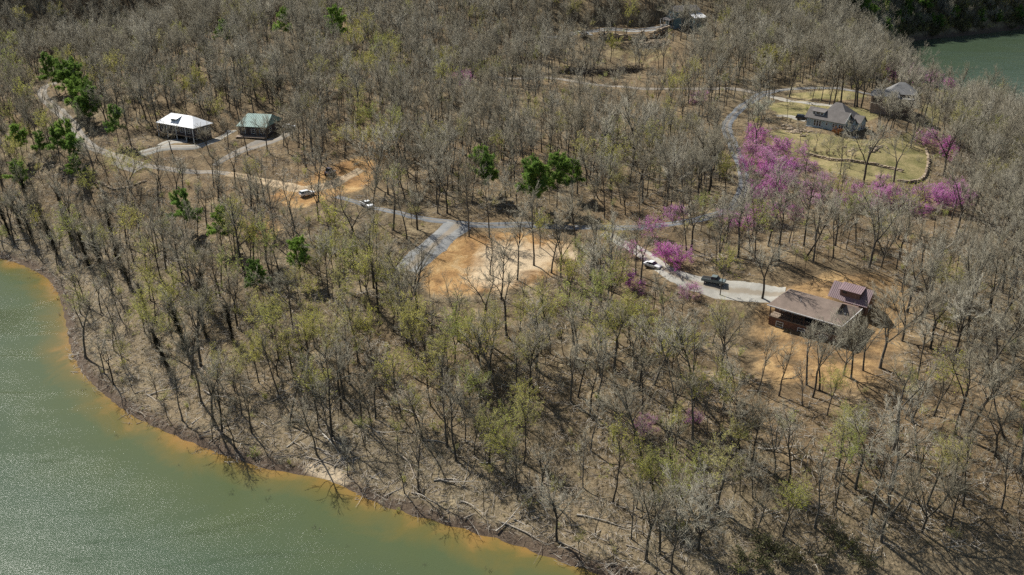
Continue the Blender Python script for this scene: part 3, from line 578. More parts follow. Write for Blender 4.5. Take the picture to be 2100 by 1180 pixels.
# ------------------------------------------------------------------ vehicles
RUBBER = plain('tyre_rubber', (0.02, 0.02, 0.02), 0.9); RIM = plain('wheel_rim', (0.35, 0.35, 0.36), 0.35, 0.8); LAMP = plain('lamp_glass', (0.7, 0.7, 0.68), 0.15); REDLAMP = plain('tail_lamp', (0.35, 0.02, 0.02), 0.3)
def paint(name, c):
    m, nt, b = new_mat(name); b.inputs['Base Color'].default_value = (*c, 1); b.inputs['Roughness'].default_value = 0.3; b.inputs['Coat Weight'].default_value = 0.6; b.inputs['Specular IOR Level'].default_value = 0.5; return m
PW, PD, PS, PG = paint('white_paint', (0.75, 0.76, 0.76)), paint('dark_paint', (0.02, 0.02, 0.025)), paint('silver_paint', (0.5, 0.52, 0.54)), paint('grey_green_paint', (0.16, 0.19, 0.18))
def vehicle(kind, px, py, rz, pmat, label, cat, s=1.0):
    p = g(px, py); v = empty({'suv': 'parked_suv', 'sedan': 'parked_car', 'pickup': 'pickup_truck', 'buggy': 'utility_buggy'}[kind], (p[0], p[1], p[2]+.14), math.radians(rz), label, cat); v.scale = (s, s, s)
    W = .92
    lower = {'suv': [(-2.3,.35),(2.3,.35),(2.38,.7),(2.25,.98),(1.15,1.08),(-2.28,1.08),(-2.36,.7)], 'sedan': [(-2.25,.3),(2.25,.3),(2.32,.6),(2.15,.78),(.95,.92),(-1.75,.95),(-2.28,.85),(-2.32,.55)],
             'pickup': [(-2.8,.45),(2.75,.45),(2.82,.8),(2.7,1.1),(1.5,1.2),(-.55,1.2),(-.55,1.2),(-2.82,1.18),(-2.85,.8)], 'buggy': [(-1.4,.35),(1.4,.35),(1.45,.7),(.6,.85),(-1.4,.85)]}[kind]
    cab = {'suv': [(-2.25,1.08),(1.1,1.08),(.35,1.68),(-1.95,1.7)], 'sedan': [(-1.7,.94),(.95,.92),(.2,1.42),(-.95,1.42)], 'pickup': [(-.6,1.2),(1.45,1.2),(.75,1.82),(-.45,1.84)], 'buggy': [(-.9,.85),(.55,.85),(.3,1.8),(-.8,1.8)]}[kind]
    m = MB(); prism_y(m, -W, W, [(x, z) for x, z in lower]); m.build('body', pmat, v, .08)
    # glazed cabin: narrower at the top
    k = len(cab); y_ = lambda z: W-.04-(z-cab[0][1])*.22
    m = MB(); m._add([(x, -y_(z), z) for x, z in cab]+[(x, y_(z), z) for x, z in cab], [tuple(range(k)), tuple(range(2*k-1, k-1, -1))]+[(i, i+k, (i+1) % k+k, (i+1) % k) for i in range(k)]); m.build('cabin_glass', GLASS, v, .03)
    (xa, za), (xb, zb) = cab[3], cab[2]; m = MB(); m.box(xa-.04, xb+.06, -y_(za)-.02, y_(za)+.02, max(za, zb)-.03, max(za, zb)+.05); m.build('roof', pmat, v, .04)
    for t in ((.33,) if kind in ('sedan', 'pickup') else (.3, .62)):
        x = cab[0][0]+(cab[1][0]-cab[0][0])*t+.1
        for sgn in (-1, 1): m = MB(); m.slab([(x-.05, sgn*(y_(cab[0][1])+.015), cab[0][1]), (x+.05, sgn*(y_(cab[0][1])+.015), cab[0][1]), (x+.02, sgn*(y_(za)+.015), za), (x-.08, sgn*(y_(za)+.015), za)], .03*sgn); m.build('pillar', pmat, v)
    if kind == 'pickup': MB().box(-2.7, -.7, -.78, .78, 1.185, 1.215).build('bed', RUBBER, v)
    wx = {'suv': 1.42, 'sedan': 1.38, 'pickup': 1.75, 'buggy': 1.0}[kind]
    for x in (-wx, wx):
        for sgn in (-1, 1):
            w = MB(); w.cyl((x, sgn*(W-.22), .22), (x, sgn*(W+.03), .22), .36, .36, 14); t = w.build('wheel', RUBBER, v); r = MB(); r.cyl((x, sgn*(W+.02), .22), (x, sgn*(W+.045), .22), .21, .21, 10); r.build('rim', RIM, t)
    fx = max(x for x, _ in lower); bx_ = min(x for x, _ in lower); lz = lower[2][1]
    for sgn in (-.62, .62):
        MB().box(fx-.12, fx+.02, sgn-.17, sgn+.17, lz-.02, lz+.14).build('headlight', LAMP, v); MB().box(bx_-.02, bx_+.1, sgn-.15, sgn+.15, lz-.02, lz+.16).build('tail_light', REDLAMP, v)
    return v
vehicle('suv', 630, 402, 38, PW, 'white suv parked on the bare orange dirt', 'suv')
vehicle('pickup', 753, 425, -52, PW, 'white pickup truck parked among trees beside the loop road', 'truck')
vehicle('buggy', 677, 358, 60, plain('mauve_grey', (0.16, 0.14, 0.17)), 'small grey utility buggy at the edge of the orange dirt', 'buggy', 1.15)
vehicle('sedan', 1338, 549, -40, PW, 'white car parked on the concrete drive near a bright redbud', 'car')
vehicle('pickup', 1463, 582, -25, PG, 'grey green pickup parked under a budding tree by the court', 'truck')
vehicle('suv', 1645, 246, -30, PD, 'dark suv parked at the end wall of the blue house', 'suv')
vehicle('sedan', 593, 264, 20, PW, 'white car parked in the trees by the green roof', 'car')
def trailer(px, py, rz, label):
    p = g(px, py); t = empty('boat_trailer', (p[0], p[1], p[2]+.1), math.radians(rz), label, 'boat')
    m = MB(); prof = [(-3.0, .8, 1.0), (1.5, .9, .9), (2.6, .55, .8), (3.3, .05, .75)]; vs = []
    for x, w, z in prof: vs += [(x, -w, z+.5), (x, -w*.5, z-.2), (x, w*.5, z-.2), (x, w, z+.5)]
    fs = [(0, 1, 2, 3)]+[(i*4+j, (i+1)*4+j, (i+1)*4+j+1, i*4+j+1) for i in range(3) for j in range(3)]+[(i*4+3, (i+1)*4+3, (i+1)*4, i*4) for i in range(3)]
    m._add(vs, fs); m.build('hull', PW, t)
    MB().box(-1.6, .9, -.55, .55, 1.46, 1.52).build('cockpit', GLASS, t); MB().box(-3.2, 3.6, -.06, .06, .45, .6).build('frame', RIM, t); MB().box(-3.3, -3.0, -.2, .2, .8, 1.9).build('outboard', PD, t)
    for sgn in (-.85, .85): MB().cyl((-.6, sgn-.1, .25), (-.6, sgn+.1, .25), .32, .32, 12).build('wheel', RUBBER, t)
trailer(1196, 72, -32, 'white boat on its trailer at the edge of the terrace drive'); trailer(1203, 76, -32, 'second white boat on a trailer, downhill of the first')

# ------------------------------------------------------------------ stone walls and rockeries: every stone a part
def stone_mat():
    m, nt, b = new_mat('field_stone'); r = nt.nodes.new('ShaderNodeObjectInfo').outputs['Random']; v = nt.nodes.new('ShaderNodeTexCoord').outputs['Object']
    c = ramp(nt, r, [(0.0, (0.20, 0.155, 0.115)), (0.5, (0.36, 0.28, 0.19)), (1.0, (0.48, 0.38, 0.26))]); c = mixc(nt, 0.6, c, ramp(nt, noise(nt, v, 2.5, 5, .7), [(.3, (.5, .5, .5)), (.7, (1.2, 1.2, 1.2))]), 'MULTIPLY')
    nt.links.new(c, b.inputs['Base Color']); b.inputs['Roughness'].default_value = .95; bump(nt, b, noise(nt, v, 6, 4), .05); return m
STONE = stone_mat(); ROCKS = []
for k in range(6):
    bm = bmesh.new(); bmesh.ops.create_cube(bm, size=1.0); bmesh.ops.bevel(bm, geom=list(bm.edges), offset=.16, segments=1, affect='EDGES')
    for v in bm.verts: v.co += Vector((random.uniform(-.09, .09), random.uniform(-.09, .09), random.uniform(-.07, .07)))
    me = bpy.data.meshes.new('stone'); bm.to_mesh(me); bm.free(); me.materials.append(STONE); ROCKS.append(me)
def stone_at(par, x, y, z, sx, sy, sz, rz):
    o = bpy.data.objects.new('stone', random.choice(ROCKS)); col.objects.link(o); o.parent = par
    o.location = (x-par.location[0], y-par.location[1], z-par.location[2]); o.scale = (sx, sy, sz); o.rotation_euler = (random.uniform(-.12, .12), random.uniform(-.12, .12), rz)
def stone_wall(px, label, courses=2, size=1.0, gap=1.0):
    P = [g(x, y) for x, y in px]; w = empty('stone_wall', tuple(P[0]), 0, label, 'wall'); C = catmull(P, .25); k = 0
    seg = np.concatenate([[0], np.cumsum(np.linalg.norm(np.diff(C, axis=0), axis=1))])
    for c in range(courses):
        s = random.uniform(0, .6)
        while s < seg[-1]:
            l = size*random.uniform(.8, 1.7); i = int(np.searchsorted(seg, min(s+l/2, seg[-1]-.01))); i = min(max(i, 1), len(C)-1); t = C[i]-C[i-1]; a = math.atan2(t[1], t[0])
            x, y = C[i]+np.array([-math.sin(a), math.cos(a)])*(c*.32*size+random.uniform(-.15, .15)); hh = size*random.uniform(.42, .62)
            stone_at(w, x, y, float(h_at(x, y))+hh*.3+c*.48*size, l*1.02, size*random.uniform(.7, 1.0), hh, a+random.uniform(-.15, .15)); s += l*gap; k += 1
    return w
def rockery(px, n, label, size=.9):
    P = np.array([g(x, y)[:2] for x, y in px]); c = P.mean(0); w = empty('rockery', (c[0], c[1], float(h_at(*c))), 0, label, 'rockery'); k = 0
    while k < n:
        x, y = random.uniform(P[:, 0].min(), P[:, 0].max()), random.uniform(P[:, 1].min(), P[:, 1].max())
        if poly_sd(P, np.array([x]), np.array([y]))[0] > 0: continue
        l = size*random.uniform(.5, 1.5); stone_at(w, x, y, float(h_at(x, y))+l*.12, l, l*random.uniform(.6, .9), l*random.uniform(.35, .6), random.uniform(0, 3)); k += 1
stone_wall([(1640,314),(1680,324),(1720,331),(1770,336),(1812,344),(1850,353)], 'low field stone wall crossing the lawn below the blue house', 2, .85)
stone_wall([(1836,372),(1868,375),(1892,368),(1902,350),(1905,328),(1900,308)], 'curved stone wall round the corner of the lawn', 2, .8)
rockery([(1598,252),(1650,266),(1682,278),(1640,282),(1605,268)], 60, 'bank of pale stones beside the blue house end wall')
rockery([(1730,300),(1765,300),(1830,300),(1800,316),(1735,312)], 30, 'loose stone ledges on the lawn under two tall trees')
stone_wall([(1226,74),(1250,80),(1280,82),(1305,82),(1320,76)], 'stacked boulder wall holding up the terrace drive', 3, 1.5, 1.05)
stone_wall([(1330,78),(1348,74),(1362,66),(1374,62)], 'short boulder wall at the end of the terrace nearest the teal house', 3, 1.5, 1.05)
stone_wall([(1308,95),(1330,98),(1352,95),(1364,88)], 'lower boulder wall on the slope under the terrace', 2, 1.4, 1.1)
rockery([(1295,84),(1330,82),(1368,82),(1355,92),(1318,96)], 45, 'tumbled boulders between the terrace walls', 1.4)
stone_wall([(585,385),(610,392),(640,404)] if False else [(200,372),(232,388),(262,384),(300,372)], 'curving low stone edge in the woods below the turnaround', 1, .9, 1.3)
# ------------------------------------------------------------------ plant materials (each plant takes its own tone)
def plant_mat(name, stops, rough=0.9, vscale=3.0, trans=0.0, vary=0.45):
    m, nt, b = new_mat(name); r = nt.nodes.new('ShaderNodeObjectInfo').outputs['Random']; v = nt.nodes.new('ShaderNodeTexCoord').outputs['Object']
    n = len(stops); c = ramp(nt, r, [(i/(n-1), s) for i, s in enumerate(stops)])
    c = mixc(nt, vary, c, ramp(nt, noise(nt, v, vscale, 3, .7), [(.3, (.45, .45, .45)), (.7, (1.4, 1.4, 1.4))]), 'MULTIPLY')
    nt.links.new(c, b.inputs['Base Color']); b.inputs['Roughness'].default_value = rough; b.inputs['Specular IOR Level'].default_value = .15
    if trans:
        t = nt.nodes.new('ShaderNodeBsdfTranslucent'); nt.links.new(c, t.inputs['Color']); mx = nt.nodes.new('ShaderNodeMixShader'); mx.inputs[0].default_value = trans
        nt.links.new(b.outputs[0], mx.inputs[1]); nt.links.new(t.outputs[0], mx.inputs[2]); nt.links.new(mx.outputs[0], nt.nodes['Material Output'].inputs['Surface'])
    return m
BARK = plant_mat('bark', [(.06, .051, .041), (.09, .078, .062), (.14, .125, .105), (.072, .059, .046)], vscale=1.5)
TWIG = plant_mat('twig', [(.22, .195, .14), (.32, .29, .22), (.26, .225, .155), (.43, .395, .31), (.25, .23, .17)], vary=.3)
TWIG_OLIVE = plant_mat('budding_twig', [(.24, .21, .13), (.30, .27, .17)])
BUD = plant_mat('bud_leaf', [(.48, .47, .10), (.58, .55, .11), (.44, .50, .12), (.62, .57, .13), (.52, .49, .18)], trans=.55, vary=.3)
BLOSSOM = plant_mat('redbud_blossom', [(.78, .20, .64), (.82, .30, .72), (.76, .34, .64), (.74, .22, .68)], trans=.62, vary=.3)
NEEDLE = plant_mat('pine_needle', [(.18, .28, .06), (.25, .37, .075), (.16, .25, .065), (.20, .32, .07)], trans=.5)
VINE = plant_mat('vine_leaf', [(.040, .037, .024), (.06, .052, .035), (.045, .045, .024)], trans=.1)
CEDAR = plant_mat('cedar_leaf', [(.15, .14, .06), (.18, .165, .08), (.13, .135, .06)], trans=.35)
PEAR = plant_mat('white_blossom', [(.62, .66, .50), (.68, .70, .58)], trans=.3, vary=.15)
RUST = plant_mat('rust_leaf', [(.26, .11, .035), (.30, .13, .04)], trans=.25)
DRIFT = plant_mat('drift_wood', [(.34, .29, .23), (.46, .41, .34), (.26, .21, .16), (.56, .51, .43)], vscale=2.0)
GRASS = plant_mat('dry_grass', [(.30, .24, .14), (.38, .31, .18), (.26, .22, .11)], trans=.2)

class Grow:
    def __init__(s, seed): s.r = random.Random(seed); s.v = ([], []); s.q = ([], []); s.t = ([], []); s.m = ([], [])   # 0 trunk, 1 crown
    def tube(s, part, pts, rad, k=5, mat=0):
        V, Qs, T = s.v[part], s.q[part], s.t[part]; base = len(V); n = len(pts)
        d = (pts[-1]-pts[0]).normalized(); u = d.orthogonal().normalized(); w = d.cross(u); tip = rad[-1] < 0.006
        cs = [(math.cos(2*math.pi*j/k), math.sin(2*math.pi*j/k)) for j in range(k)]
        for i in range(n):
            if tip and i == n-1: V.append(pts[i][:]); break
            for c, sn in cs: p = pts[i]+u*(c*rad[i])+w*(sn*rad[i]); V.append(p[:])
        for i in range(n-1):
            a = base+i*k; b = a+k
            if tip and i == n-2:
                for j in range(k): T.append((a+j, a+(j+1) % k, b, mat))
            else:
                for j in range(k): Qs.append((a+j, a+(j+1) % k, b+(j+1) % k, b+j, mat))
    def path(s, p, d, L, n, wander, up):
        pts = [p.copy()]; d = d.normalized()
        for i in range(n):
            d = (d+Vector((s.r.gauss(0, wander), s.r.gauss(0, wander), s.r.gauss(0, wander)+up))).normalized(); p = p+d*(L/n); pts.append(p.copy())
        return pts
    def leaf(s, p, size, mat, part=1, flat=0.0):
        r = s.r; a = Vector((r.gauss(0, 1), r.gauss(0, 1), r.gauss(0, 1)*(1-flat))).normalized(); b = a.orthogonal().normalized()
        b = (b*math.cos(r.random()*6.3)+a.cross(b)*math.sin(r.random()*6.3)); V = s.v[part]; k = len(V); h = size*.5
        V += [(p-a*h)[:], (p+b*h*.65)[:], (p+a*h)[:], (p-b*h*.65)[:]]; s.q[part].append((k, k+1, k+2, k+3, mat))
    def pick(s, pts, t):
        f = t*(len(pts)-1); i = min(int(f), len(pts)-2); return pts[i].lerp(pts[i+1], f-i), (pts[i+1]-pts[i]).normalized()
    def side(s, d, ang):
        u = d.orthogonal().normalized(); t = s.r.uniform(0, 2*math.pi); w = u*math.cos(t)+d.cross(u)*math.sin(t); return d*math.cos(ang)+w*math.sin(ang)
    big = None
    def mesh(s, part, mats):
        me = bpy.data.meshes.new(('trunk', 'crown')[part]); V = np.array(s.v[part], np.float32).reshape(-1, 3); qa = np.array(s.q[part], np.int32).reshape(-1, 5); ta = np.array(s.t[part], np.int32).reshape(-1, 4)
        if part == 1 and s.big is not None:
            V0, qa0, ta0 = s.big; k = len(V0); V = np.concatenate([V0, V]); qa = np.concatenate([qa0, qa+np.array([k]*4+[0], np.int32)]) if len(qa) else qa0; ta = np.concatenate([ta0, ta+np.array([k]*3+[0], np.int32)]) if len(ta) else ta0
        if not len(V): return None
        nq, ntr = len(qa), len(ta)
        me.vertices.add(len(V)); me.vertices.foreach_set('co', V.ravel())
        loops = np.concatenate([qa[:, :4].ravel(), ta[:, :3].ravel()]); me.loops.add(len(loops)); me.loops.foreach_set('vertex_index', loops); me.polygons.add(nq+ntr)
        me.polygons.foreach_set('loop_start', np.concatenate([np.arange(nq)*4, nq*4+np.arange(ntr)*3]).astype(np.int32))
        me.polygons.foreach_set('material_index', np.concatenate([qa[:, 4], ta[:, 3]]).astype(np.int32)); me.update(calc_edges=True)
        for m in mats: me.materials.append(m)
        return me

def spray(seed, n3, n4, leafp=0.0, leafsize=.09, nleaf=2, along=0, r=(.0125, .0085, .0058), straight=.10, fine=1.0):
    """a branch of unit length along +z with its side twigs and leaves; returns arrays to be copied along limbs"""
    G = Grow(seed); q = G.r; b = G.path(Vector((0, 0, 0)), Vector((0, 0, 1)), 1.0, 4, straight, .02); G.tube(1, b, [r[0], r[0]*.8, r[0]*.6, r[0]*.45, .003], 3)
    jit = lambda k: Vector((q.gauss(0, k), q.gauss(0, k), q.gauss(0, k)))
    for j in range(n3):
        t = .12+.86*(j+q.random())/n3; p, d = G.pick(b, min(t, .99)); l3 = q.uniform(.34, .66)*(1.15-.5*t); c = G.path(p, G.side(d, q.uniform(.35, .75)), l3, 2, .10, .04); G.tube(1, c, [r[1], r[1]*.7, .003], 3)
        for k in range(n4):
            p4, d4 = G.pick(c, q.uniform(.1, .98)); e = p4+G.side(d4, q.uniform(.3, .7))*(l3*q.uniform(.4, .85)); G.tube(1, [p4, e], [r[2], .002], 3)
            if q.random() < leafp:
                for _ in range(nleaf): G.leaf(p4.lerp(e, q.uniform(.3, 1.08))+jit(.012), leafsize*q.uniform(.6, 1.3), 1)
        for _ in range(along): G.leaf(G.pick(c, q.random()*.99)[0]+jit(.015), leafsize*q.uniform(.6, 1.3), 1)
    return np.array(G.v[1], np.float32), np.array(G.q[1], np.int32).reshape(-1, 5), np.array(G.t[1], np.int32).reshape(-1, 4)
def tuft_spray(seed, n3, nn, nl=.22, nw=.022):
    """a pine branch: side shoots carrying tufts of needles"""
    G = Grow(seed); r = G.r; b = G.path(Vector((0, 0, 0)), Vector((0, 0, 1)), 1.0, 4, .08, 0); G.tube(1, b, [.018, .014, .011, .008, .003], 3)
    for j in range(n3):
        t = .25+.75*(j+r.random())/n3; p, d = G.pick(b, min(t, .99)); e = p+G.side(d, r.uniform(.4, 1.0))*r.uniform(.12, .34); G.tube(1, [p, e], [.007, .002], 3)
        for c in range(3):
            cp = p.lerp(e, .3+.35*c)
            for _ in range(nn):
                a = Vector((r.gauss(0, 1), r.gauss(0, 1), r.gauss(.3, .9))).normalized(); s_ = a.orthogonal().normalized()*nw; V = G.v[1]; q = len(V); le = nl*r.uniform(.55, 1.1)
                V += [(cp+s_)[:], (cp-s_)[:], (cp+a*le)[:]]; G.t[1].append((q, q+1, q+2, 1))
    return np.array(G.v[1], np.float32), np.array(G.q[1], np.int32).reshape(-1, 5), np.array(G.t[1], np.int32).reshape(-1, 4)
def attach(G, sprays, spots):
    """copy sprays to (position, direction, length) spots of the crown"""
    vs, qs, ts = [np.array(G.v[1], np.float32).reshape(-1, 3)], [np.array(G.q[1], np.int32).reshape(-1, 5)], [np.array(G.t[1], np.int32).reshape(-1, 4)]; base = len(vs[0])
    for p, d, L in spots:
        V, Qa, Ta = sprays[G.r.randrange(len(sprays))]; d = d.normalized(); u = d.orthogonal().normalized(); a = G.r.uniform(0, 6.283); w = d.cross(u); u2 = u*math.cos(a)+w*math.sin(a); w2 = d.cross(u2)
        R = np.array([u2[:], w2[:], d[:]], np.float32)*L; vs.append(V @ R+np.array(p[:], np.float32))
        o = np.array([base]*4+[0], np.int32); qs.append(Qa+o); ts.append(Ta+np.array([base]*3+[0], np.int32)); base += len(V)
    del G.v[1][:], G.q[1][:], G.t[1][:]; G.big = (np.concatenate(vs), np.concatenate(qs), np.concatenate(ts))
TW_SPRAYS = [spray(10+i, 7, 4, r=(.019, .0115, .0072)) for i in range(7)]
BUD_SPRAYS = [spray(30+i, 7, 4, .85, .09, 2) for i in range(5)]
LIGHT_SPRAYS = [spray(50+i, 5, 4, r=(.019, .0115, .0072)) for i in range(4)]
RED_SPRAYS = [spray(60+i, 6, 4, .8, .105, 2, 4, (.02, .013, .009)) for i in range(4)]
PALE_SPRAYS = [spray(70+i, 7, 4, .5, .10, 2, 2, (.02, .013, .009)) for i in range(4)]
PINE_SPRAYS = [tuft_spray(80+i, 9, 15) for i in range(5)]
def hardwood(seed, Ht, form, sprays=TW_SPRAYS, dens=1.0):
    """a leafless broadleaf tree; trunk and main limbs are the trunk part, branches and twigs the crown"""
    G = Grow(seed); r = G.r; R0 = Ht*.0112*r.uniform(.9, 1.15); up = Vector((0, 0, 1)); limbs = []
    lean = {'leaning': .24, 'spreading': .06}.get(form, .05); d0 = Vector((r.gauss(0, lean*.4)+(-lean if form == 'leaning' else 0), r.gauss(0, lean*.5), 1))
    if form in ('forked', 'spreading'):
        hf = Ht*(r.uniform(.26, .42) if form == 'forked' else r.uniform(.14, .24)); st = G.path(Vector((0, 0, -.6)), d0, hf+.6, 5, .05, .05)
        G.tube(0, st, [R0*1.45, R0*1.12, R0*1.02, R0*.97, R0*.94, R0*.92], 7); n = r.choice((2, 3)) if form == 'forked' else r.choice((4, 5)); a0 = r.uniform(0, 6.3)
        for i in range(n):
            a = a0+i*2*math.pi/n+r.gauss(0, .25); sp = r.uniform(.28, .55) if form == 'forked' else r.uniform(.6, 1.0); d = Vector((math.cos(a)*sp, math.sin(a)*sp, 1)); L = (Ht-hf)*r.uniform(.72, .95)
            lp = G.path(st[-1], d, L, 8, .12, .08); rr = R0*r.uniform(.6, .75); G.tube(0, lp, [rr*(1-.86*(j/8)) for j in range(9)], 5); limbs.append((lp, rr, L, .2))
        for lp, rr, L, t0 in list(limbs):
            for j in range(r.choice((4, 5, 6))):
                t = r.uniform(.18, .8); p, d = G.pick(lp, t); l2 = L*r.uniform(.32, .55)*(1.15-t); q = G.path(p, G.side(d, r.uniform(.6, 1.05)), l2, 5, .14, .12); r2 = rr*(1-.8*t)*.6
                G.tube(0, q, [r2*(1-.8*k/5) for k in range(6)], 4); limbs.append((q, r2, l2, .15))
    else:
        hT = Ht*.88; st = G.path(Vector((0, 0, -.6)), d0, hT+.6, 11, .06, .05); G.tube(0, st, [R0*1.4]+[R0*(1-.88*(j/11)**1.1) for j in range(1, 12)], 7); hb = r.uniform(.32, .5); n = r.choice((11, 12, 13, 14))
        for i in range(n):
            t = min(hb+(1-hb)*((i+r.random())/n), .97); p, d = G.pick(st, t); L = Ht*r.uniform(.20, .38)*(1.15-.7*(t-hb)/(1-hb))
            q = G.path(p, G.side(up, r.uniform(.65, 1.15)*(1.15-.5*t)), L, 6, .13, .12); r2 = R0*(1-.8*t)*.62+.02
            G.tube(0, q, [r2*(1-.82*k/6) for k in range(7)], 5); limbs.append((q, r2, L, .2))
        limbs.append((st[8:], R0*.3, Ht*.22, .1))
    spots = []; sc_ = Ht/18.0
    for lp, rr, L, t0 in limbs:
        n2 = max(3, int(L/sc_*.78*dens*r.uniform(.85, 1.15)))
        for i in range(n2):
            t = t0+(1-t0)*(i+r.random())/n2; p, d = G.pick(lp, min(t, .99)); spots.append((p, G.side(d, r.uniform(.35, .95))+Vector((0, 0, .12)), max(.9*sc_, min(L*.6, 3.4*sc_)*r.uniform(.6, 1.1)*(1.2-.55*t))))
        spots.append((lp[-1], (lp[-1]-lp[-2]), 1.6*sc_*r.uniform(.7, 1.1)))
    attach(G, sprays, spots); return G
def redbud(seed, Ht, sprays):
    G = Grow(seed); r = G.r; stems = []; spots = []
    for i in range(r.choice((3, 4, 5))):
        a = r.uniform(0, 6.3); sp = r.uniform(.35, .85); q = G.path(Vector((r.gauss(0, .12), r.gauss(0, .12), -.3)), Vector((math.cos(a)*sp, math.sin(a)*sp, 1)), Ht*r.uniform(.62, .85), 6, .12, .05); rr = .07*Ht/6
        G.tube(0, q, [rr*(1-.8*k/6) for k in range(7)], 5); stems.append(q)
        for j in range(4):
            p, d = G.pick(q, r.uniform(.25, .85)); L = Ht*r.uniform(.25, .45); b = G.path(p, G.side(d, r.uniform(.6, 1.0)), L, 4, .13, .05); G.tube(0, b, [.035, .028, .02, .014, .009], 4); stems.append(b)
    for q in stems:
        for i in range(6): p, d = G.pick(q, r.uniform(.25, .99)); spots.append((p, G.side(d, r.uniform(.4, 1.1)), Ht*r.uniform(.15, .27)))
        spots.append((q[-1], q[-1]-q[-2], Ht*.2))
    attach(G, sprays, spots); return G
def pine(seed, Ht):
    G = Grow(seed); r = G.r; st = G.path(Vector((0, 0, -.6)), Vector((r.gauss(0, .03), r.gauss(0, .03), 1)), Ht, 9, .025, .03); R0 = Ht*.0115; G.tube(0, st, [R0*1.25]+[R0*(1-.9*j/9) for j in range(1, 10)], 7)
    hb = r.uniform(.33, .42); n = 46; spots = []
    for i in range(n):
        t = hb+(1-hb)*(i/n)**.92; p, d = G.pick(st, min(t, .985)); k = (t-hb)/(1-hb); L = Ht*.215*(math.sin(math.pi*min(1, k*.7+.3))**.75)*r.uniform(.5, 1.35)+.5
        spots.append((p, G.side(Vector((0, 0, 1)), r.uniform(1.0, 1.45)-.55*k), L))
    spots.append((st[-1], Vector((0, 0, 1)), 1.2)); attach(G, PINE_SPRAYS, spots); return G
def vine_tree(seed, Ht):
    G = hardwood(seed, Ht, 'forked', LIGHT_SPRAYS, .8); r = G.r; h = Ht*r.uniform(.5, .68); n = 5200
    for _ in range(n):
        z = h*r.random()**.9; rad = abs(r.gauss(0, 1))*(.55+.4*math.sin(z*1.3+seed))*(1.15-.5*z/h)+.12; a = r.uniform(0, 6.3); G.leaf(Vector((math.cos(a)*rad, math.sin(a)*rad, z)), r.uniform(.12, .3), 1)
    return G
def shrub(seed, Ht, leafy=0, size=.16, spread=.55, mat=1):
    G = Grow(seed); r = G.r
    for i in range(r.choice((9, 11, 13))):
        a = r.uniform(0, 6.3); sp = r.uniform(.1, spread*1.6); q = G.path(Vector((r.gauss(0, .15), r.gauss(0, .15), -.15)), Vector((math.cos(a)*sp, math.sin(a)*sp, 1)), Ht*r.uniform(.55, 1), 4, .14, .05); G.tube(0 if i < 3 else 1, q, [.022, .018, .014, .009, .004], 3)
        for j in range(8):
            p, d = G.pick(q, r.uniform(.25, .98)); e = p+G.side(d, r.uniform(.4, .9))*Ht*r.uniform(.12, .32); G.tube(1, [p, e], [.010, .003], 3)
            for k in range(3): p2 = p.lerp(e, r.random()); G.tube(1, [p2, p2+G.side((e-p).normalized(), .7)*Ht*r.uniform(.06, .16)], [.008, .003], 3)
            for _ in range(leafy): G.leaf(p.lerp(e, r.uniform(.2, 1.1))+Vector((r.gauss(0, .08), r.gauss(0, .08), r.gauss(0, .08))), size*r.uniform(.6, 1.4), mat)
    return G
def stick_pile(seed, n, rad, Lm, thick, hump=0.0):
    G = Grow(seed); r = G.r
    for i in range(n):
        a = r.uniform(0, 6.3); q = rad*math.sqrt(r.random()); z = .05+hump*max(0, 1-(q/rad)**2)*r.random(); d = Vector((r.gauss(0, 1), r.gauss(0, 1), r.gauss(0, .06+.25*(hump > 0)))); L = Lm*r.uniform(.4, 1.2); p = G.path(Vector((math.cos(a)*q, math.sin(a)*q, z)), d, L, 3, .08, 0); t = thick*r.uniform(.5, 1.4)
        G.tube(1, p, [t, t*.8, t*.6, t*.3], 4)
        for j in range(2): b, dd = G.pick(p, r.uniform(.3, .9)); G.tube(1, [b, b+G.side(dd, .8)*L*.25], [t*.4, .004], 3)
    return G

# prototypes: (trunk mesh, crown mesh, name of the form, height)
PROTO = {}
def proto(kind, G, mats_t, mats_c, form, Ht): PROTO.setdefault(kind, []).append((G.mesh(0, mats_t), G.mesh(1, mats_c), form, Ht))
for i, f in enumerate(['straight', 'straight', 'straight', 'straight', 'forked', 'forked', 'forked', 'leaning', 'spreading', 'straight', 'forked']):
    proto('bare_tree', hardwood(100+i, 18, f), [BARK], [TWIG], f, 18)
for i, f in enumerate(['straight', 'forked', 'leaning', 'forked', 'straight']): proto('bare_tree', hardwood(150+i, 18, f, LIGHT_SPRAYS, .62), [BARK], [TWIG], 'sparse '+f, 18)
for i, f in enumerate(['straight', 'forked', 'forked', 'spreading', 'straight']): proto('budding_tree', hardwood(200+i, 15, f, BUD_SPRAYS, (1, 1.1, 1.1, 1, .8)[i]), [BARK], [TWIG_OLIVE, BUD], f, 15)
for i in range(4): proto('pine_tree', pine(300+i, 16), [BARK], [BARK, NEEDLE], 'pine', 16)
for i in range(5): proto('redbud_tree', redbud(400+i, 6.5, RED_SPRAYS if i < 3 else PALE_SPRAYS), [BARK], [TWIG, BLOSSOM], 'redbud', 6.5)
for i in range(3): proto('vine_tree', vine_tree(500+i, 17), [BARK], [TWIG, VINE], 'vine', 17)
for i in range(4): proto('sapling', hardwood(600+i, 8, 'straight' if i < 3 else 'forked', LIGHT_SPRAYS if i < 3 else BUD_SPRAYS, .55), [BARK], [TWIG, BUD], 'sapling', 8)
for i in range(4): proto('shrub', shrub(700+i, 2.2, 0 if i < 3 else 2), [TWIG], [TWIG, BUD], 'shrub', 2.2)
for i in range(3): proto('cedar_shrub', shrub(750+i, 3.0, 7, .2, .8), [BARK], [BARK, CEDAR], 'cedar', 3.0)
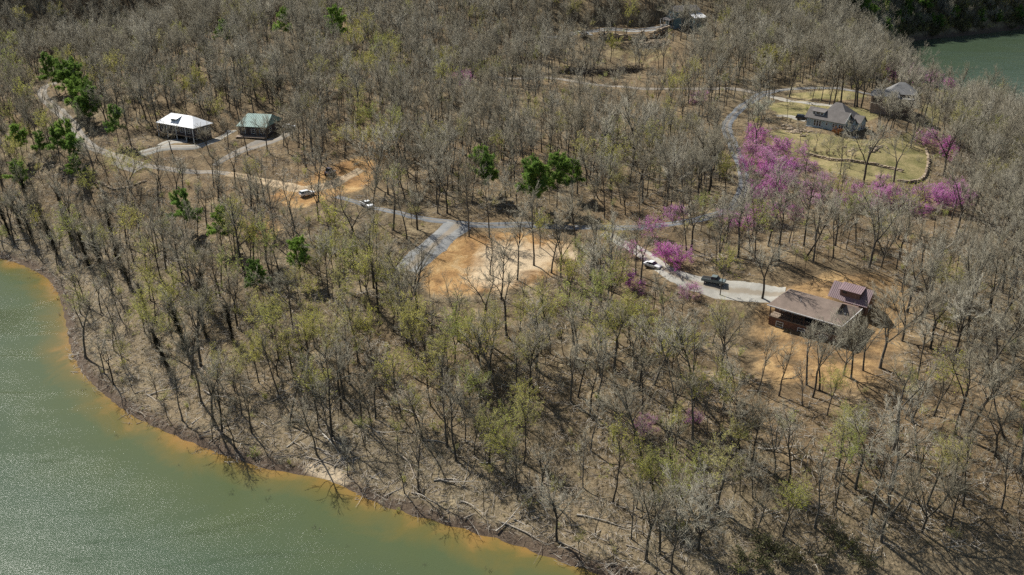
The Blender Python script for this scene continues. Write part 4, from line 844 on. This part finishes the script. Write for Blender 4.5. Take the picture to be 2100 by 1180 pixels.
proto('pear_tree', redbud(801, 7.0, RED_SPRAYS), [BARK], [TWIG, PEAR], 'pear', 7); proto('rust_bush', shrub(802, 2.8, 20, .2, .75), [BARK], [BARK, RUST], 'bush', 2.8)
for i in range(4): proto('sticks', stick_pile(850+i, 20, 2.8, 2.2, .055), [DRIFT], [DRIFT], 'sticks', 1)
for i in range(3): proto('tuft', shrub(870+i, .5, 1, .10, 1.2), [GRASS], [GRASS, GRASS], 'tuft', .55)

# ------------------------------------------------------------------ where things grow
WATERLINE = sd_at
RPTS = np.concatenate([np.column_stack([C[::2], np.full(len(C[::2]), w/2)]) for C, w in ROADS])
def road_dist(X, Y):
    out = np.full(len(X), 1e9)
    for a in range(0, len(X), 2000): out[a:a+2000] = (np.hypot(X[a:a+2000, None]-RPTS[None, :, 0], Y[a:a+2000, None]-RPTS[None, :, 1])-RPTS[None, :, 2]).min(1)
    return out
HBOX = []
for h in HOUSES:
    inv = h.matrix_basis.inverted(); xs, ys, zs = [], [], []
    for c in h.children:
        if c.type == 'MESH':
            for v in c.bound_box: xs.append(v[0]); ys.append(v[1]); zs.append(v[2])
    HBOX.append((inv, min(xs), max(xs), min(ys), max(ys), h, max(zs)))
def house_dist(X, Y):
    d = np.full(len(X), 1e9)
    for inv, x0, x1, y0, y1, h, _ in HBOX:
        c, s_ = math.cos(-h.rotation_euler.z), math.sin(-h.rotation_euler.z); ax, ay = X-h.location.x, Y-h.location.y; px_, py_ = c*ax-s_*ay, s_*ax+c*ay
        d = np.minimum(d, np.maximum.reduce([x0-px_, px_-x1, y0-py_, py_-y1]))
    return d
VIS = []                                                   # picture points that nothing tall should stand in front of, and how strictly
for (C, w), nm_ in zip(ROADS, ROAD_NAMES):
    for p in C[::3]: VIS.append((*to_px((p[0], p[1], float(h_at(*p)))), .8 if nm_ == 'upper_road' else .45))
for inv, x0, x1, y0, y1, h, zt_ in HBOX:
    M = h.matrix_basis
    for a in np.linspace(0, 1, 5):
        for b in np.linspace(0, 1, 4):
            for c in (0.2, .6, 1): q = M @ Vector((x0+(x1-x0)*a, y0+(y1-y0)*b, zt_*c)); VIS.append((*to_px(q), .9 if h.name != 'stone_house' else .6))
def vis_poly(px, wgt, step=14):
    P = np.array(px, float)
    for x in np.arange(P[:, 0].min(), P[:, 0].max(), step):
        for y in np.arange(P[:, 1].min(), P[:, 1].max(), step*.6):
            if poly_sd(P, np.array([x]), np.array([y]))[0] < 0: VIS.append((x, y, wgt))
vis_poly([(1560,195),(1800,185),(1890,260),(1910,372),(1840,385),(1640,330),(1570,290)], .85); vis_poly([(860,560),(940,480),(1150,490),(1120,560),(1000,600),(890,600)], .7)
vis_poly([(1225,55),(1400,50),(1385,125),(1245,120)], .9); vis_poly([(1540,620),(1850,560),(1870,720),(1800,780),(1560,780)], .7); vis_poly([(560,390),(760,330),(760,380),(640,420)], .7)
vis_poly([(1850,60),(2100,50),(2100,150),(1900,170)], .8); vis_poly([(1120,140),(1320,135),(1320,165),(1150,165)], .5)
for x, y in ((630,400),(753,423),(677,356),(1338,547),(1463,577),(1645,243),(1200,72),(592,262)):
    for dx in (-8, 0, 8): VIS.append((x+dx, y-3, .85))
VIS = np.array(VIS)
def blocks(x, y, Ht):
    """chance that a tree here would hide something the photograph shows"""
    z = float(h_at(x, y)); bx, by = to_px((x, y, z)); tx, ty = to_px((x, y, z+Ht)); hp = by-ty; hw = .22*hp
    m = (np.abs(VIS[:, 0]-bx) < hw) & (VIS[:, 1] > ty) & (VIS[:, 1] < by-.33*hp)
    return float(VIS[m, 2].max()) if m.any() else 0.0

ITEMS = []                                                 # kind, proto index, x, y, z, lean x, lean y, turn, scale, hand placed
TAKEN = []
def put(kind, x, y, Ht, pi=None, hand=False, lean=None, z=None):
    P = PROTO[kind]; i = rng.integers(len(P)) if pi is None else pi; s = Ht/P[i][3]
    lx, ly = lean if lean is not None else (rng.normal(0, .035), rng.normal(0, .035))
    ITEMS.append([kind, int(i), float(x), float(y), float(h_at(x, y)) if z is None else z, lx, ly, float(rng.uniform(0, 6.283)) if lean is None else 0.0, float(s), hand]); TAKEN.append((x, y))
# trees the photograph shows one by one: base pixel, height
for px, py, Ht, pi in [(1563,613,19,4),(1770,382,22,10),(1828,394,21,5),(1808,548,17,8),(1668,536,17,6),(1648,505,20,1),(855,642,21,4),(962,486,20,0),(1004,488,17,1),(1536,286,21,2),(1553,240,18,3),(1700,216,21,0),(1710,214,22,1),(1725,214,23,5),(1752,219,24,6),(1758,220,22,4),(1765,222,20,10),
      (517,888,14,6),(592,872,17,7),(650,932,15,7),(655,878,15,0),(482,918,11,7),(740,876,15,1),(830,1012,11,9),(1006,876,14,2),(1295,1106,12,4),(1220,1096,9,9),(1432,1128,17,8),(1890,1092,17,8),(1671,1082,14,10),(1590,972,15,4),(1543,942,13,5),(1256,912,15,0),(1171,826,16,1),(1196,1002,12,9),
      (1185,815,16,2),(1210,850,15,0),(1730,770,16,8),(1655,790,15,5),(1680,800,13,6),(1745,775,15,6),(1770,760,13,4),(1805,755,18,4),(1850,700,19,8),(1860,640,19,5),(1420,900,15,3),(1480,760,17,4),(1310,800,17,1),(770,860,15,2),(700,840,16,3),(905,800,17,0),(1005,770,16,6),(1100,760,17,4),(1040,690,19,5),(940,700,18,4),(995,700,19,6),(1130,560,19,2),(1095,545,20,3),(1150,570,17,4),(1890,260,19,5),(1960,330,20,8),(1935,360,22,4),(1990,300,18,5),(2040,360,20,8),(1440,290,19,0),(1380,85,20,3),(1360,60,21,2),(1202,110,20,1),(1250,85,18,0),(1640,60,19,4),(1852,120,18,8),(1870,210,19,4),(1900,195,18,5),(1800,262,15,5),(1826,268,14,6),(1858,272,17,4),(1814,250,13,10),(1882,268,18,5),(1868,300,15,4),(1700,330,9,9),(1742,345,8,9),(1640,300,9,9),(468,306,14,5),(508,318,15,6),(548,312,14,10),(582,300,16,1),(430,318,13,4),(356,325,14,5),(600,285,15,4),(1396,84,17,3),(1425,88,18,0),(1445,80,16,4),(1465,78,18,1),(1410,78,15,9)]:
    p = g(px, py); put('bare_tree', p[0], p[1], Ht, 11+pi % 5 if sd_at(p[0], p[1]) < 32 and p[1] < 300 and pi != 8 else pi, True)
for px, py, Ht, L in [(118,524,17,-.14),(182,546,17,-.10),(210,556,18,-.08),(232,492,15,-.06),(266,590,11,-.1),(346,758,17,-.22),(383,722,16,-.16),(430,642,17,-.08),(424,695,13,-.1),(70,500,15,-.12),(20,482,15,-.12),(44,470,16,-.1),(96,478,15,-.1),(150,498,14,-.08),(60,425,15,-.06),(132,446,15,-.06),(300,640,12,-.12),(478,700,14,-.05),(250,560,14,-.1)]:
    p = g(px, py); put('vine_tree', p[0], p[1], Ht, None, True, (0, L))
p = g(212, 648); put('budding_tree', p[0], p[1], 11, 2, True, (0, -.85))
for px, py in [(305,585),(335,595),(690,665),(845,690),(880,745),(820,770),(1075,650),(1110,640),(1090,700),(735,520),(800,540),(1170,510),(1260,485),(1075,860),(1040,880),(1262,935),(1400,955),(1485,525),(1390,240),(760,100),(1380,225),(470,720),(640,760),(560,690),(680,600),(930,660),(980,640),(870,640),(1230,600),(1180,620),(550,620),(1620,1000),(1130,640),(960,760),(910,720),(460,560),(760,660),(1000,860),(1480,940)]:
    p = g(px, py, 10); put('budding_tree', p[0], p[1], rng.uniform(12, 16), None, True)
for px, py, Ht in [(104,128,19),(125,140,16),(142,150,20),(158,142,18),(150,178,19),(172,188,18),(184,198,17),(165,215,14),(235,238,15),(35,272,15),(75,285,12),(112,280,15),(130,270,17),(148,292,14),(35,342,15),(150,332,12),(576,36,17),(682,36,19),(695,44,14),(455,56,15),(985,322,17),(1002,338,15),(1090,348,18),(1102,362,16),(1144,342,18),(1174,344,13),(370,410,17),(445,448,13),(610,510,14),(522,550,12),(1842,30,15),(1960,20,14),(2050,30,15)]:
    p = g(px, py, Ht*.68); put('pine_tree', p[0], p[1], Ht*.9, None, True)
for px, py, Ht, pi in [(1553,274,7.5,0),(1545,305,7,1),(1580,318,7.5,2),(1620,300,9,2),(1600,335,8,0),(1582,352,7,2),(1563,383,7.5,0),(1600,372,6,1),(1655,335,6,3),(1700,380,6.5,3),(1760,395,6.5,1),(1810,392,6.5,0),(1850,393,6.5,2),(1895,400,7,1),(1945,400,7,0),(1925,392,6,1),(1900,280,6.5,2),(1940,298,7,1),(1820,142,9,1),(1850,138,9,2),(1902,152,10,0),(1875,150,8,4),(1925,162,9,3),(1812,366,5.5,3),(1372,518,6.6,2),(1298,508,4.5,1),(1292,572,5,1),(1412,592,6,3),(1342,460,6.5,4),(1382,430,7,3),(1520,455,6.5,4),(1540,432,6.5,4),(1325,862,4.5,4),(1424,856,4,4),(1440,193,7,3),(960,155,8,4),(1560,400,6,4),(1660,400,6,3),(1720,405,6,4),(1780,412,6,3),(1590,392,6,1),(1640,372,6.5,3),(1880,420,6,3),(1960,385,7,2),(1980,408,6.5,1),(1860,410,5.5,3),(1830,405,5,4),(1740,385,5,3),(1690,362,5,4),(1630,352,6,3),(1560,345,6,1),(1530,330,5,0),(1790,400,5.5,3),(1392,514,5.5,2),(1490,440,6,3),(1620,420,6,3),(1580,430,6.5,4),(1880,158,9,1),(1840,152,8,0),(1950,170,9,1)]:
    p = g(px, py, Ht*.6); put('redbud_tree', p[0], p[1], Ht, pi, True)
p = g(1573, 224, 3.5); put('pear_tree', p[0], p[1], 8.5, 0, True); p = g(1717, 268, 1.4); put('rust_bush', p[0], p[1], 3.2, 0, True)
for px, py in [(1560,1120),(1590,1140),(1640,1150),(1680,1160),(1740,1130),(1700,1110),(1610,1160),(1560,1165),(1530,1150),(1770,1165)]:
    p = g(px, py); put('cedar_shrub', p[0], p[1], rng.uniform(2.5, 4.2), None, True)

def jitter_cells(cell, ymin, ymax, margin):
    out = []; y = ymin
    while y < ymax:
        hw = y*.62+margin; c = cell*(1 if y < 250 else 1.0 if y < 600 else 1.1); n = int(2*hw/c)
        out.append(np.stack([-hw+(np.arange(n)+.5+rng.uniform(-.48, .48, n))*c, y+rng.uniform(-.48, .48, n)*c], -1)); y += c
    P = np.concatenate(out); return P[:, 0], P[:, 1]
BUDZ = [((1450,850),110),((1650,960),120),((1800,880),80),((1750,420),60),((1380,700),100),((700,520),120),((850,700),110),((1090,660),90),((330,590),120),((1050,850),110),((1270,930),60),((1400,980),70),((1180,520),70),((600,650),110),((950,660),120),((1250,650),90),((760,90),70),((1480,540),50),((480,480),90)]
def inside(zs, X, Y, pad=0.0): return np.minimum.reduce([poly_sd(P, X, Y) for P, _ in zs]) < pad
def forest():
    X, Y = jitter_cells(5.5, 118, 770, 55); s = sd_at(X, Y); Z = h_at(X, Y); bx, by = to_px((X, Y, Z)); far_b = (Y > 600) & (X > 150); n = len(X)
    p = np.where(~far_b & (s < 28), .26+.5*s/28, .92); p[inside(SOIL[:1], X, Y, 1)] *= .14; p[inside(SOIL[1:2], X, Y, 1)] *= .1; p[inside(SOIL[2:3], X, Y)] *= .12; p[inside(LAWN, X, Y, 1)] *= .02
    ok = (s > 1.5) & (bx > -160) & (bx < 2260) & (by < 1330) & (by > -140) & (rng.random(n) < p) & (road_dist(X, Y) > 1.6) & (house_dist(X, Y) > 2.5)
    T = np.array(TAKEN)
    global VIS
    extra = [(*to_px((t[2], t[3], t[4]+PROTO[t[0]][t[1]][3]*t[8]*f)), w) for t in ITEMS if t[9] and t[0] in ('pine_tree', 'redbud_tree', 'budding_tree') for f, w in {'pine_tree': ((.6, .8), (.85, .85)), 'redbud_tree': ((.7, .5),), 'budding_tree': ((.75, .5),)}[t[0]]]
    VIS = np.concatenate([VIS, np.array(extra)]); ok &= np.hypot(X[:, None]-T[None, :, 0], Y[:, None]-T[None, :, 1]).min(1) > 2.4
    bud = np.zeros(n, bool)
    for (cx, cy), r in BUDZ: bud |= (bx-cx)**2+((by-70-cy)*1.3)**2 < r*r
    for i in np.nonzero(ok)[0]:
        x, y = X[i], Y[i]; Ht = float(np.clip(rng.normal(16.2, 2.9), 10, 23))*(.95 if s[i] < 30 and y < 330 else 1)
        if rng.random() < blocks(x, y, Ht): continue
        k = 'budding_tree' if rng.random() < (.42 if bud[i] else .09) and y < 520 else 'bare_tree'
        if far_b[i]:
            u = rng.random(); k = 'pine_tree' if u < .16 else 'budding_tree' if u < .38 else 'bare_tree'
            if rng.random() < .8: put('bare_tree', x+rng.normal(0, 2.5), y+rng.normal(0, 2.5), Ht*.9)
        put(k, x, y, Ht*(.82 if k == 'budding_tree' else 1), None if k != 'bare_tree' else int(rng.choice([0, 1, 2, 3, 9, 4, 5, 6, 10, 7, 8], p=[.11, .11, .11, .10, .09, .12, .11, .11, .06, .05, .03])) if s[i] > 48 or y > 330 or rng.random() > .75 else int(rng.integers(11, 16)), False)
forest()
def understory():
    X, Y = jitter_cells(5.2, 118, 520, 40); s = sd_at(X, Y); bx, by = to_px((X, Y, h_at(X, Y))); n = len(X)
    ok = (s > 1) & (bx > -120) & (bx < 2220) & (by < 1290) & (by > -60) & (road_dist(X, Y) > 1) & (house_dist(X, Y) > 1.5) & (~inside(LAWN+SOIL[:3], X, Y) | (rng.random(n) < .08))
    for i in np.nonzero(ok)[0]:
        x, y = X[i], Y[i]; k = 'shrub' if rng.random() < .62 else 'sapling'
        if k == 'sapling' and rng.random() < blocks(x, y, 8)*.8: continue
        put(k, x, y, rng.uniform(1.2, 3.2) if k == 'shrub' else rng.uniform(5, 10))
        if s[i] < 34 and rng.random() < .9: put('shrub', x+rng.normal(0, 2), y+rng.normal(0, 2), rng.uniform(.8, 1.8))
    for _ in range(4200):
        x, y = rng.uniform(200, 520), rng.uniform(600, 770); s_ = float(sd_at(x, y))
        if 0.8 < s_ < 26: put('budding_tree' if rng.random() < .45 else 'cedar_shrub', x, y, rng.uniform(5.5, 10))
    X, Y = jitter_cells(2.3, 118, 320, 30); s = sd_at(X, Y); n = len(X); ok = (s > .6) & (rng.random(n) < np.where(s < 40, .95, .4)) & (road_dist(X, Y) > 1) & (house_dist(X, Y) > 2) & ~inside(LAWN+SOIL[:3], X, Y)
    for i in np.nonzero(ok)[0]: put('sticks', X[i], Y[i], rng.uniform(.5, 1.1))
    X, Y = jitter_cells(1.7, 118, 240, 30); s = sd_at(X, Y); n = len(X); ok = (s > .6) & (s < 45) & (rng.random(n) < .9)
    for i in np.nonzero(ok)[0]: put('tuft', X[i], Y[i], rng.uniform(.25, .6))
understory()
# ------------------------------------------------------------------ landmarks, so that every label says where a thing stands
MARKS = [(g(x, y), t, r) for x, y, t, r in [(1650,660,'the brown house',26),(1720,260,'the blue house',26),(1840,230,'the tan house',22),(385,285,'the white roofed house',24),(520,275,'the green roofed cabin',16),(1400,60,'the teal house',28),
  (1300,90,'the boulder terrace',24),(870,520,'the gravel drive',18),(1000,540,'the orange clearing',20),(630,390,'the orange dirt patch',18),(1340,540,'the white car',14),(1460,590,'the concrete court',14),(670,970,'the sandy bank',14),
  (250,335,'the turnaround',18),(1500,280,'the upper road bend',24),(1525,390,'the lower road bend',20),(1100,462,'the straight road',16),(1250,470,'the drive junction',16),(760,420,'the white pickup',16),(1300,150,'the dark brush piles',20),(1720,330,'the low stone wall',16),(1880,370,'the curved stone wall',18),(120,200,'the gravel road bend',26),(1640,1150,'the dark shrub thicket',16),(1432,1128,'the large spreading tree',12),(1800,800,'the lower yard edge',16),(1450,700,'the hollow under the court',16),(2000,700,'the slope behind the wing',22),(1900,1000,'the lower spreading tree',18)]]
def where(x, y):
    best = None
    for m, t, r in MARKS:
        d = math.hypot(x-m[0], y-m[1])
        if d < r and (best is None or d < best[0]): best = (d, f'{"beside" if d < r*.55 else "a little off"} {t}')
    if best: return best[1]
    s = float(sd_at(x, y)); bx, by = to_px((x, y, float(h_at(x, y))))
    if s < 9: return 'on the lake edge'+(' near the point' if by < 780 else ' past the sandy bank' if bx > 760 else ' before the sandy bank')
    if s < 24: return 'on the lake bank'+(' near the point' if by < 760 else ' past the sandy bank' if bx > 800 else ' before the sandy bank')
    u = min(((math.hypot(x-m[0], y-m[1])-r, t) for m, t, r in MARKS), key=lambda a: a[0])
    return ('in woods below ' if y < 230 and u[0] < 60 else 'in woods off ') + u[1]
GROUPS = {'bare_tree': 'leafless hardwood trees', 'budding_tree': 'yellow green budding trees', 'pine_tree': 'evergreen pines', 'redbud_tree': 'flowering redbuds', 'vine_tree': 'vine clad shore trees', 'cedar_shrub': 'dark shrubs at the wood edge'}
def words_for(kind, form, Ht, s):
    sz = {'bare_tree': 'tall' if Ht > 17 else 'small' if Ht < 13 else 'medium', 'budding_tree': 'tall' if Ht > 14 else 'small' if Ht < 11 else 'medium', 'pine_tree': 'tall' if Ht > 16 else 'small', 'redbud_tree': 'large' if Ht > 7.2 else 'small' if Ht < 6.2 else 'medium', 'vine_tree': 'tall' if Ht > 16 else 'short', 'cedar_shrub': 'large' if Ht > 3.3 else 'low'}.get(kind, '')
    return {'bare_tree': f'{sz} leafless {form} hardwood', 'budding_tree': f'{sz} olive budding {form} tree', 'pine_tree': f'{sz} dark green pine', 'redbud_tree': f'{sz} {"pale" if s else "bright"} magenta flowering redbud',
            'vine_tree': f'{sz} dark vine wrapped tree', 'cedar_shrub': f'{sz} dark bushy evergreen shrub', 'pear_tree': 'white flowering ornamental tree', 'rust_bush': 'round rust orange bush'}[kind]
CATS = {'bare_tree': 'tree', 'budding_tree': 'tree', 'pine_tree': 'pine tree', 'redbud_tree': 'redbud tree', 'vine_tree': 'tree', 'cedar_shrub': 'shrub', 'pear_tree': 'tree', 'rust_bush': 'bush'}
SPECIAL = [t for t in ITEMS if t[0] in ('pine_tree', 'redbud_tree', 'budding_tree', 'vine_tree', 'cedar_shrub')]
def individual(it):
    kind, i, x, y, z, lx, ly, rz, s, hand = it; tr, cr, form, H0 = PROTO[kind][i]; Ht = s*H0
    o = empty(kind, (x, y, z-.05), 0); o.rotation_euler = (lx, ly, rz); w_ = float(rng.uniform(1.0, 1.22)) if kind in ('bare_tree', 'budding_tree') else 1.0; o.scale = (s*w_, s*w_, s*float(rng.uniform(.94, 1.08)))
    near = sorted((math.hypot(x-t[2], y-t[3]), t[0]) for t in SPECIAL if 0.5 < math.hypot(x-t[2], y-t[3]) < 6.5)
    nb = '' if not near else ' next to '+{'pine_tree': 'pine', 'redbud_tree': 'redbud', 'budding_tree': 'budding tree', 'vine_tree': 'vine clad tree', 'cedar_shrub': 'dark shrub'}[near[0][1]]
    lab = f'{words_for(kind, form, Ht, i in (3, 4) and kind == "redbud_tree")}{nb} {where(x, y)}'
    lab = lab if len(lab.split()) <= 16 else lab.replace(nb, '')
    tag(o, lab, CATS[kind], GROUPS.get(kind))
    for nm, me in (('trunk', tr), ('crown', cr)):
        if me is None: continue
        c = bpy.data.objects.new(nm, me); col.objects.link(c); c.parent = o
    return o
def in_view(it):
    bx, by = to_px((it[2], it[3], it[4])); tx, ty = to_px((it[2], it[3], it[4]+12)); return -10 < bx < 2110 and ty < 1175 and by > 5
REST = []
for kind in ('bare_tree', 'budding_tree', 'pine_tree', 'redbud_tree', 'vine_tree', 'cedar_shrub', 'pear_tree', 'rust_bush'):
    L = [t for t in ITEMS if t[0] == kind]; L.sort(key=lambda t: (not t[9], -t[8]*PROTO[kind][t[1]][3]/math.hypot(t[2], t[3])))
    n = 0
    for t in L:
        if n < 298 and in_view(t) and (t[9] or t[3] < 600): individual(t); n += 1
        else: REST.append(t)
REST += [t for t in ITEMS if t[0] in ('sapling', 'shrub', 'sticks', 'tuft')]

# everything past that count: the wood as a mass, instanced on points
def scatter_object(name, items, label, cat):
    pc = bpy.data.collections.new(name+'_sources'); order = {}
    keys = sorted({(t[0], t[1]) for t in items})
    for n, k in enumerate(keys):
        tr, cr, _, _ = PROTO[k[0]][k[1]]; parts = [m for m in (tr, cr) if m]
        bm = bmesh.new(); mats = []
        for m in parts:
            b0 = len(mats); mats += list(m.materials); f0 = len(bm.faces); bm.from_mesh(m); bm.faces.ensure_lookup_table()
            if b0:
                for f in bm.faces[f0:]: f.material_index += b0
        me = bpy.data.meshes.new(f'{name}_{n:03d}'); bm.to_mesh(me); bm.free()
        for m in mats: me.materials.append(m)
        so = bpy.data.objects.new(f'{name}_source_{n:03d}', me); pc.objects.link(so); order[k] = n
    me = bpy.data.meshes.new(name); me.vertices.add(len(items)); A = np.array([[t[2], t[3], t[4]-.05] for t in items], np.float32); me.vertices.foreach_set('co', A.ravel())
    a = me.attributes.new('source', 'INT', 'POINT'); a.data.foreach_set('value', np.array([order[(t[0], t[1])] for t in items], np.int32))
    a = me.attributes.new('turn', 'FLOAT_VECTOR', 'POINT'); a.data.foreach_set('vector', np.array([[t[5], t[6], t[7]] for t in items], np.float32).ravel())
    a = me.attributes.new('size', 'FLOAT', 'POINT'); a.data.foreach_set('value', np.array([t[8] for t in items], np.float32))
    o = bpy.data.objects.new(name, me); col.objects.link(o); tag(o, label, cat, None, 'stuff')
    ng = bpy.data.node_groups.new(name, 'GeometryNodeTree'); ng.interface.new_socket('Geometry', in_out='INPUT', socket_type='NodeSocketGeometry'); ng.interface.new_socket('Geometry', in_out='OUTPUT', socket_type='NodeSocketGeometry')
    N, L = ng.nodes, ng.links; gi, go = N.new('NodeGroupInput'), N.new('NodeGroupOutput'); mp = N.new('GeometryNodeMeshToPoints'); ip = N.new('GeometryNodeInstanceOnPoints'); ci = N.new('GeometryNodeCollectionInfo')
    ci.inputs['Collection'].default_value = pc; ci.inputs['Separate Children'].default_value = True; ci.inputs['Reset Children'].default_value = True
    def attr(n, t): q = N.new('GeometryNodeInputNamedAttribute'); q.data_type = t; q.inputs['Name'].default_value = n; return q.outputs['Attribute']
    L.new(gi.outputs[0], mp.inputs['Mesh']); L.new(mp.outputs[0], ip.inputs['Points']); L.new(ci.outputs[0], ip.inputs['Instance']); ip.inputs['Pick Instance'].default_value = True
    L.new(attr('source', 'INT'), ip.inputs['Instance Index']); e = N.new('FunctionNodeEulerToRotation'); L.new(attr('turn', 'FLOAT_VECTOR'), e.inputs[0]); L.new(e.outputs[0], ip.inputs['Rotation']); L.new(attr('size', 'FLOAT'), ip.inputs['Scale']); L.new(ip.outputs[0], go.inputs[0])
    md = o.modifiers.new('scatter', 'NODES'); md.node_group = ng; return o
WOODK = set(GROUPS)
scatter_object('woodland', [t for t in REST if t[0] in WOODK], 'bare and budding woodland covering the hills behind', 'woods')
scatter_object('undergrowth', [t for t in REST if t[0] in ('sapling', 'shrub')], 'thin saplings and twiggy brush under the trees', 'undergrowth')
scatter_object('fallen_twigs', [t for t in REST if t[0] == 'sticks'], 'pale fallen twigs and driftwood littering the bank', 'twigs')
scatter_object('dry_grass', [t for t in REST if t[0] == 'tuft'], 'tufts of dry grass on the lake bank', 'grass')

# ------------------------------------------------------------------ fallen logs, snags in the water, brush piles, poles, small shrubs
LOGS = []
for k in range(5):
    G = Grow(900+k); r = G.r; L = 9.0; p = G.path(Vector((-L/2, 0, .16)), Vector((1, r.gauss(0, .05), 0)), L, 7, .09, 0); G.tube(0, p, [.17*(1-.8*j/7) for j in range(8)], 7); cv = G.tube
    for j in range(7):
        b, d = G.pick(p, r.uniform(.35, .97)); q = G.path(b, G.side(d, r.uniform(.5, .9))+Vector((0, 0, .15)), r.uniform(.8, 2.4), 3, .1, -.02); G.tube(1, q, [.05, .04, .028, .01], 4)
        for _ in range(3): e, dd = G.pick(q, r.uniform(.3, .95)); G.tube(1, [e, e+G.side(dd, .7)*r.uniform(.3, .8)], [.018, .004], 3)
    LOGS.append((G.mesh(0, [DRIFT]), G.mesh(1, [DRIFT])))
lg = [(320,790,35,1.0),(390,765,38,.9),(240,700,-20,.7),(205,665,-30,.6),(440,890,10,.7),(395,930,30,.6),(700,905,-20,.9),(775,885,-35,1.1),(800,895,-30,.8),(855,960,-45,1.1),(790,960,50,.8),(815,1000,45,.7),(905,905,-10,.9),(940,1000,-30,1.0),(980,1040,-25,.8),(1090,1080,-30,.8),(1240,1060,-10,1.1),(1320,1130,-25,.7),(1150,1010,-40,.9),(620,860,15,.7),(560,880,-35,.8),(600,930,20,.7),
      (690,940,-30,.7),(480,870,20,.6),(300,850,-25,.6),(265,800,40,.5),(230,590,-10,.7),(150,560,-15,.8),(90,555,-20,.7),(60,490,3,1.0),(30,495,0,.9),(250,530,10,.6),(340,640,20,.7),(1020,955,-15,.8),(880,1020,-20,.8),(760,930,25,.8),(1180,1120,-20,.7),(520,800,-30,.8),(590,810,25,.8),(860,850,-30,1.0),(1380,1010,-35,1.0),(1560,800,0,.6),(1250,560,-30,.6),(1600,930,-25,.9),(690,260,40,.9),(1300,235,40,1.0)]
_lr = random.Random(5)
for _ in range(30):
    t_ = _lr.random(); i_ = 9+t_*16; k_ = int(i_); bx_, by_ = SHORE_PX[k_]; lg.append((bx_+_lr.uniform(5, 90), by_-_lr.uniform(15, 110), _lr.choice((-35, -28, -20, 30, 45, 60, 8))+_lr.gauss(0, 9), _lr.uniform(.45, 1.15)))
for n, (px, py, a, s) in enumerate(lg):
    p = g(px, py); tr, cr = LOGS[n % 5]; o = empty('fallen_log', (p[0], p[1], p[2]+.02), math.radians(a)); o.scale = (s, s, s)
    dx, dy = math.cos(math.radians(a))*3*s, math.sin(math.radians(a))*3*s; o.rotation_euler = (0, -math.atan2(float(h_at(p[0]+dx, p[1]+dy)-h_at(p[0]-dx, p[1]-dy)), 6*s), math.radians(a))
    tag(o, ' '.join(f'{"long" if s > .95 else "short" if s < .7 else "weathered"} fallen grey log {where(p[0], p[1])}'.split()[:16]), 'log', 'fallen logs on the ground')
    for nm, me in (('trunk', tr), ('branches', cr)): c = bpy.data.objects.new(nm, me); col.objects.link(c); c.parent = o
SNAG = [shrub(950+k, 1.5, 0, spread=.9) for k in range(3)]; SNAG = [(G.mesh(0, [BARK]), G.mesh(1, [BARK])) for G in SNAG]
for n, (px, py, s) in enumerate([(240,895,.7),(330,900,.8),(365,955,.6),(475,1010,1.0),(545,1025,1.2),(550,1005,.7),(650,1085,1.1),(710,1120,.6),(870,1160,.7),(1000,1170,.9),(60,570,1.0),(170,800,1.1),(395,925,1.6),(800,1035,1.0),(745,1020,.9)]):
    p = at_z(px, py, 0); o = empty('drowned_branch', (p[0], p[1], -.5*s), random.uniform(0, 6)); o.scale = (s, s, s*.8)
    tag(o, f'dead branches poking out of the water {["off the point", "short of the sandy bank", "past the sandy bank"][0 if px < 300 else 1 if px < 700 else 2]}', 'branch', 'dead branches standing in the shallows')
    for nm, me in (('stem', SNAG[n % 3][0]), ('twig', SNAG[n % 3][1])): c = bpy.data.objects.new(nm, me); col.objects.link(c); c.parent = o
DARKSTICK = plant_mat('charred_wood', [(.035, .03, .026), (.06, .05, .042)]); 
for n, (px, py, rad, lab) in enumerate([(1292,146,4.5,'dark heap of cleared brush below the boulder terrace'), (1232,152,6.0,'long dark brush heap beside the upper road'), (1180,150,4.5,'smaller dark brush heap among trees near the upper road'), (965,135,4.0,'dark brush heap half hidden in the woods')]):
    p = g(px, py); G = stick_pile(970+n, 330, rad, 3.2, .09, 2.6); me = G.mesh(1, [DARKSTICK]); o = bpy.data.objects.new('brush_pile', me); col.objects.link(o); o.location = tuple(p); o.scale = (1.5, 1, 1); tag(o, lab, 'brush pile')
POLE = plain('pole_wood', (.11, .085, .065), .9, 0, .3, 2)
for px, py, lab in ((1484,226,'wooden utility pole near the bend of the loop road'), (1586,205,'wooden utility pole at the fork of the drives')):
    p = g(px, py); u = empty('utility_pole', tuple(p), 0.3, lab, 'pole'); MB().cyl((0, 0, -.5), (0, 0, 10), .16, .11, 8).build('shaft', POLE, u); MB().box(-1.1, 1.1, -.06, .06, 9.2, 9.35).build('crossarm', POLE, u)
    for x in (-.95, 0, .95): MB().cyl((x, 0, 9.35), (x, 0, 9.6), .05, .03, 6).build('insulator', WHITE, u)
UPR = [shrub(990+k, 1.8, 3, .14, .12, 1) for k in range(2)]; UPR = [(G.mesh(0, [WOOD]), G.mesh(1, [WOOD, GRASS])) for G in UPR]
for n, (px, py, s) in enumerate([(1671,312,1.0),(1684,316,.8),(1695,318,1.2),(1709,318,.9),(1735,320,.9),(1752,324,1.0),(1605,246,.9),(1612,248,.8),(1620,250,.9)]):
    p = g(px, py); o = empty('upright_shrub', tuple(p), n*1.1); o.scale = (s, s, s); tag(o, 'narrow upright clipped shrub standing by the low stone wall' if n < 6 else 'clipped shrub beside the side drive of the blue house', 'shrub', 'upright shrubs along the wall' if n < 6 else 'shrubs by the side drive')
    for nm, me in (('stem', UPR[n % 2][0]), ('foliage', UPR[n % 2][1])): c = bpy.data.objects.new(nm, me); col.objects.link(c); c.parent = o
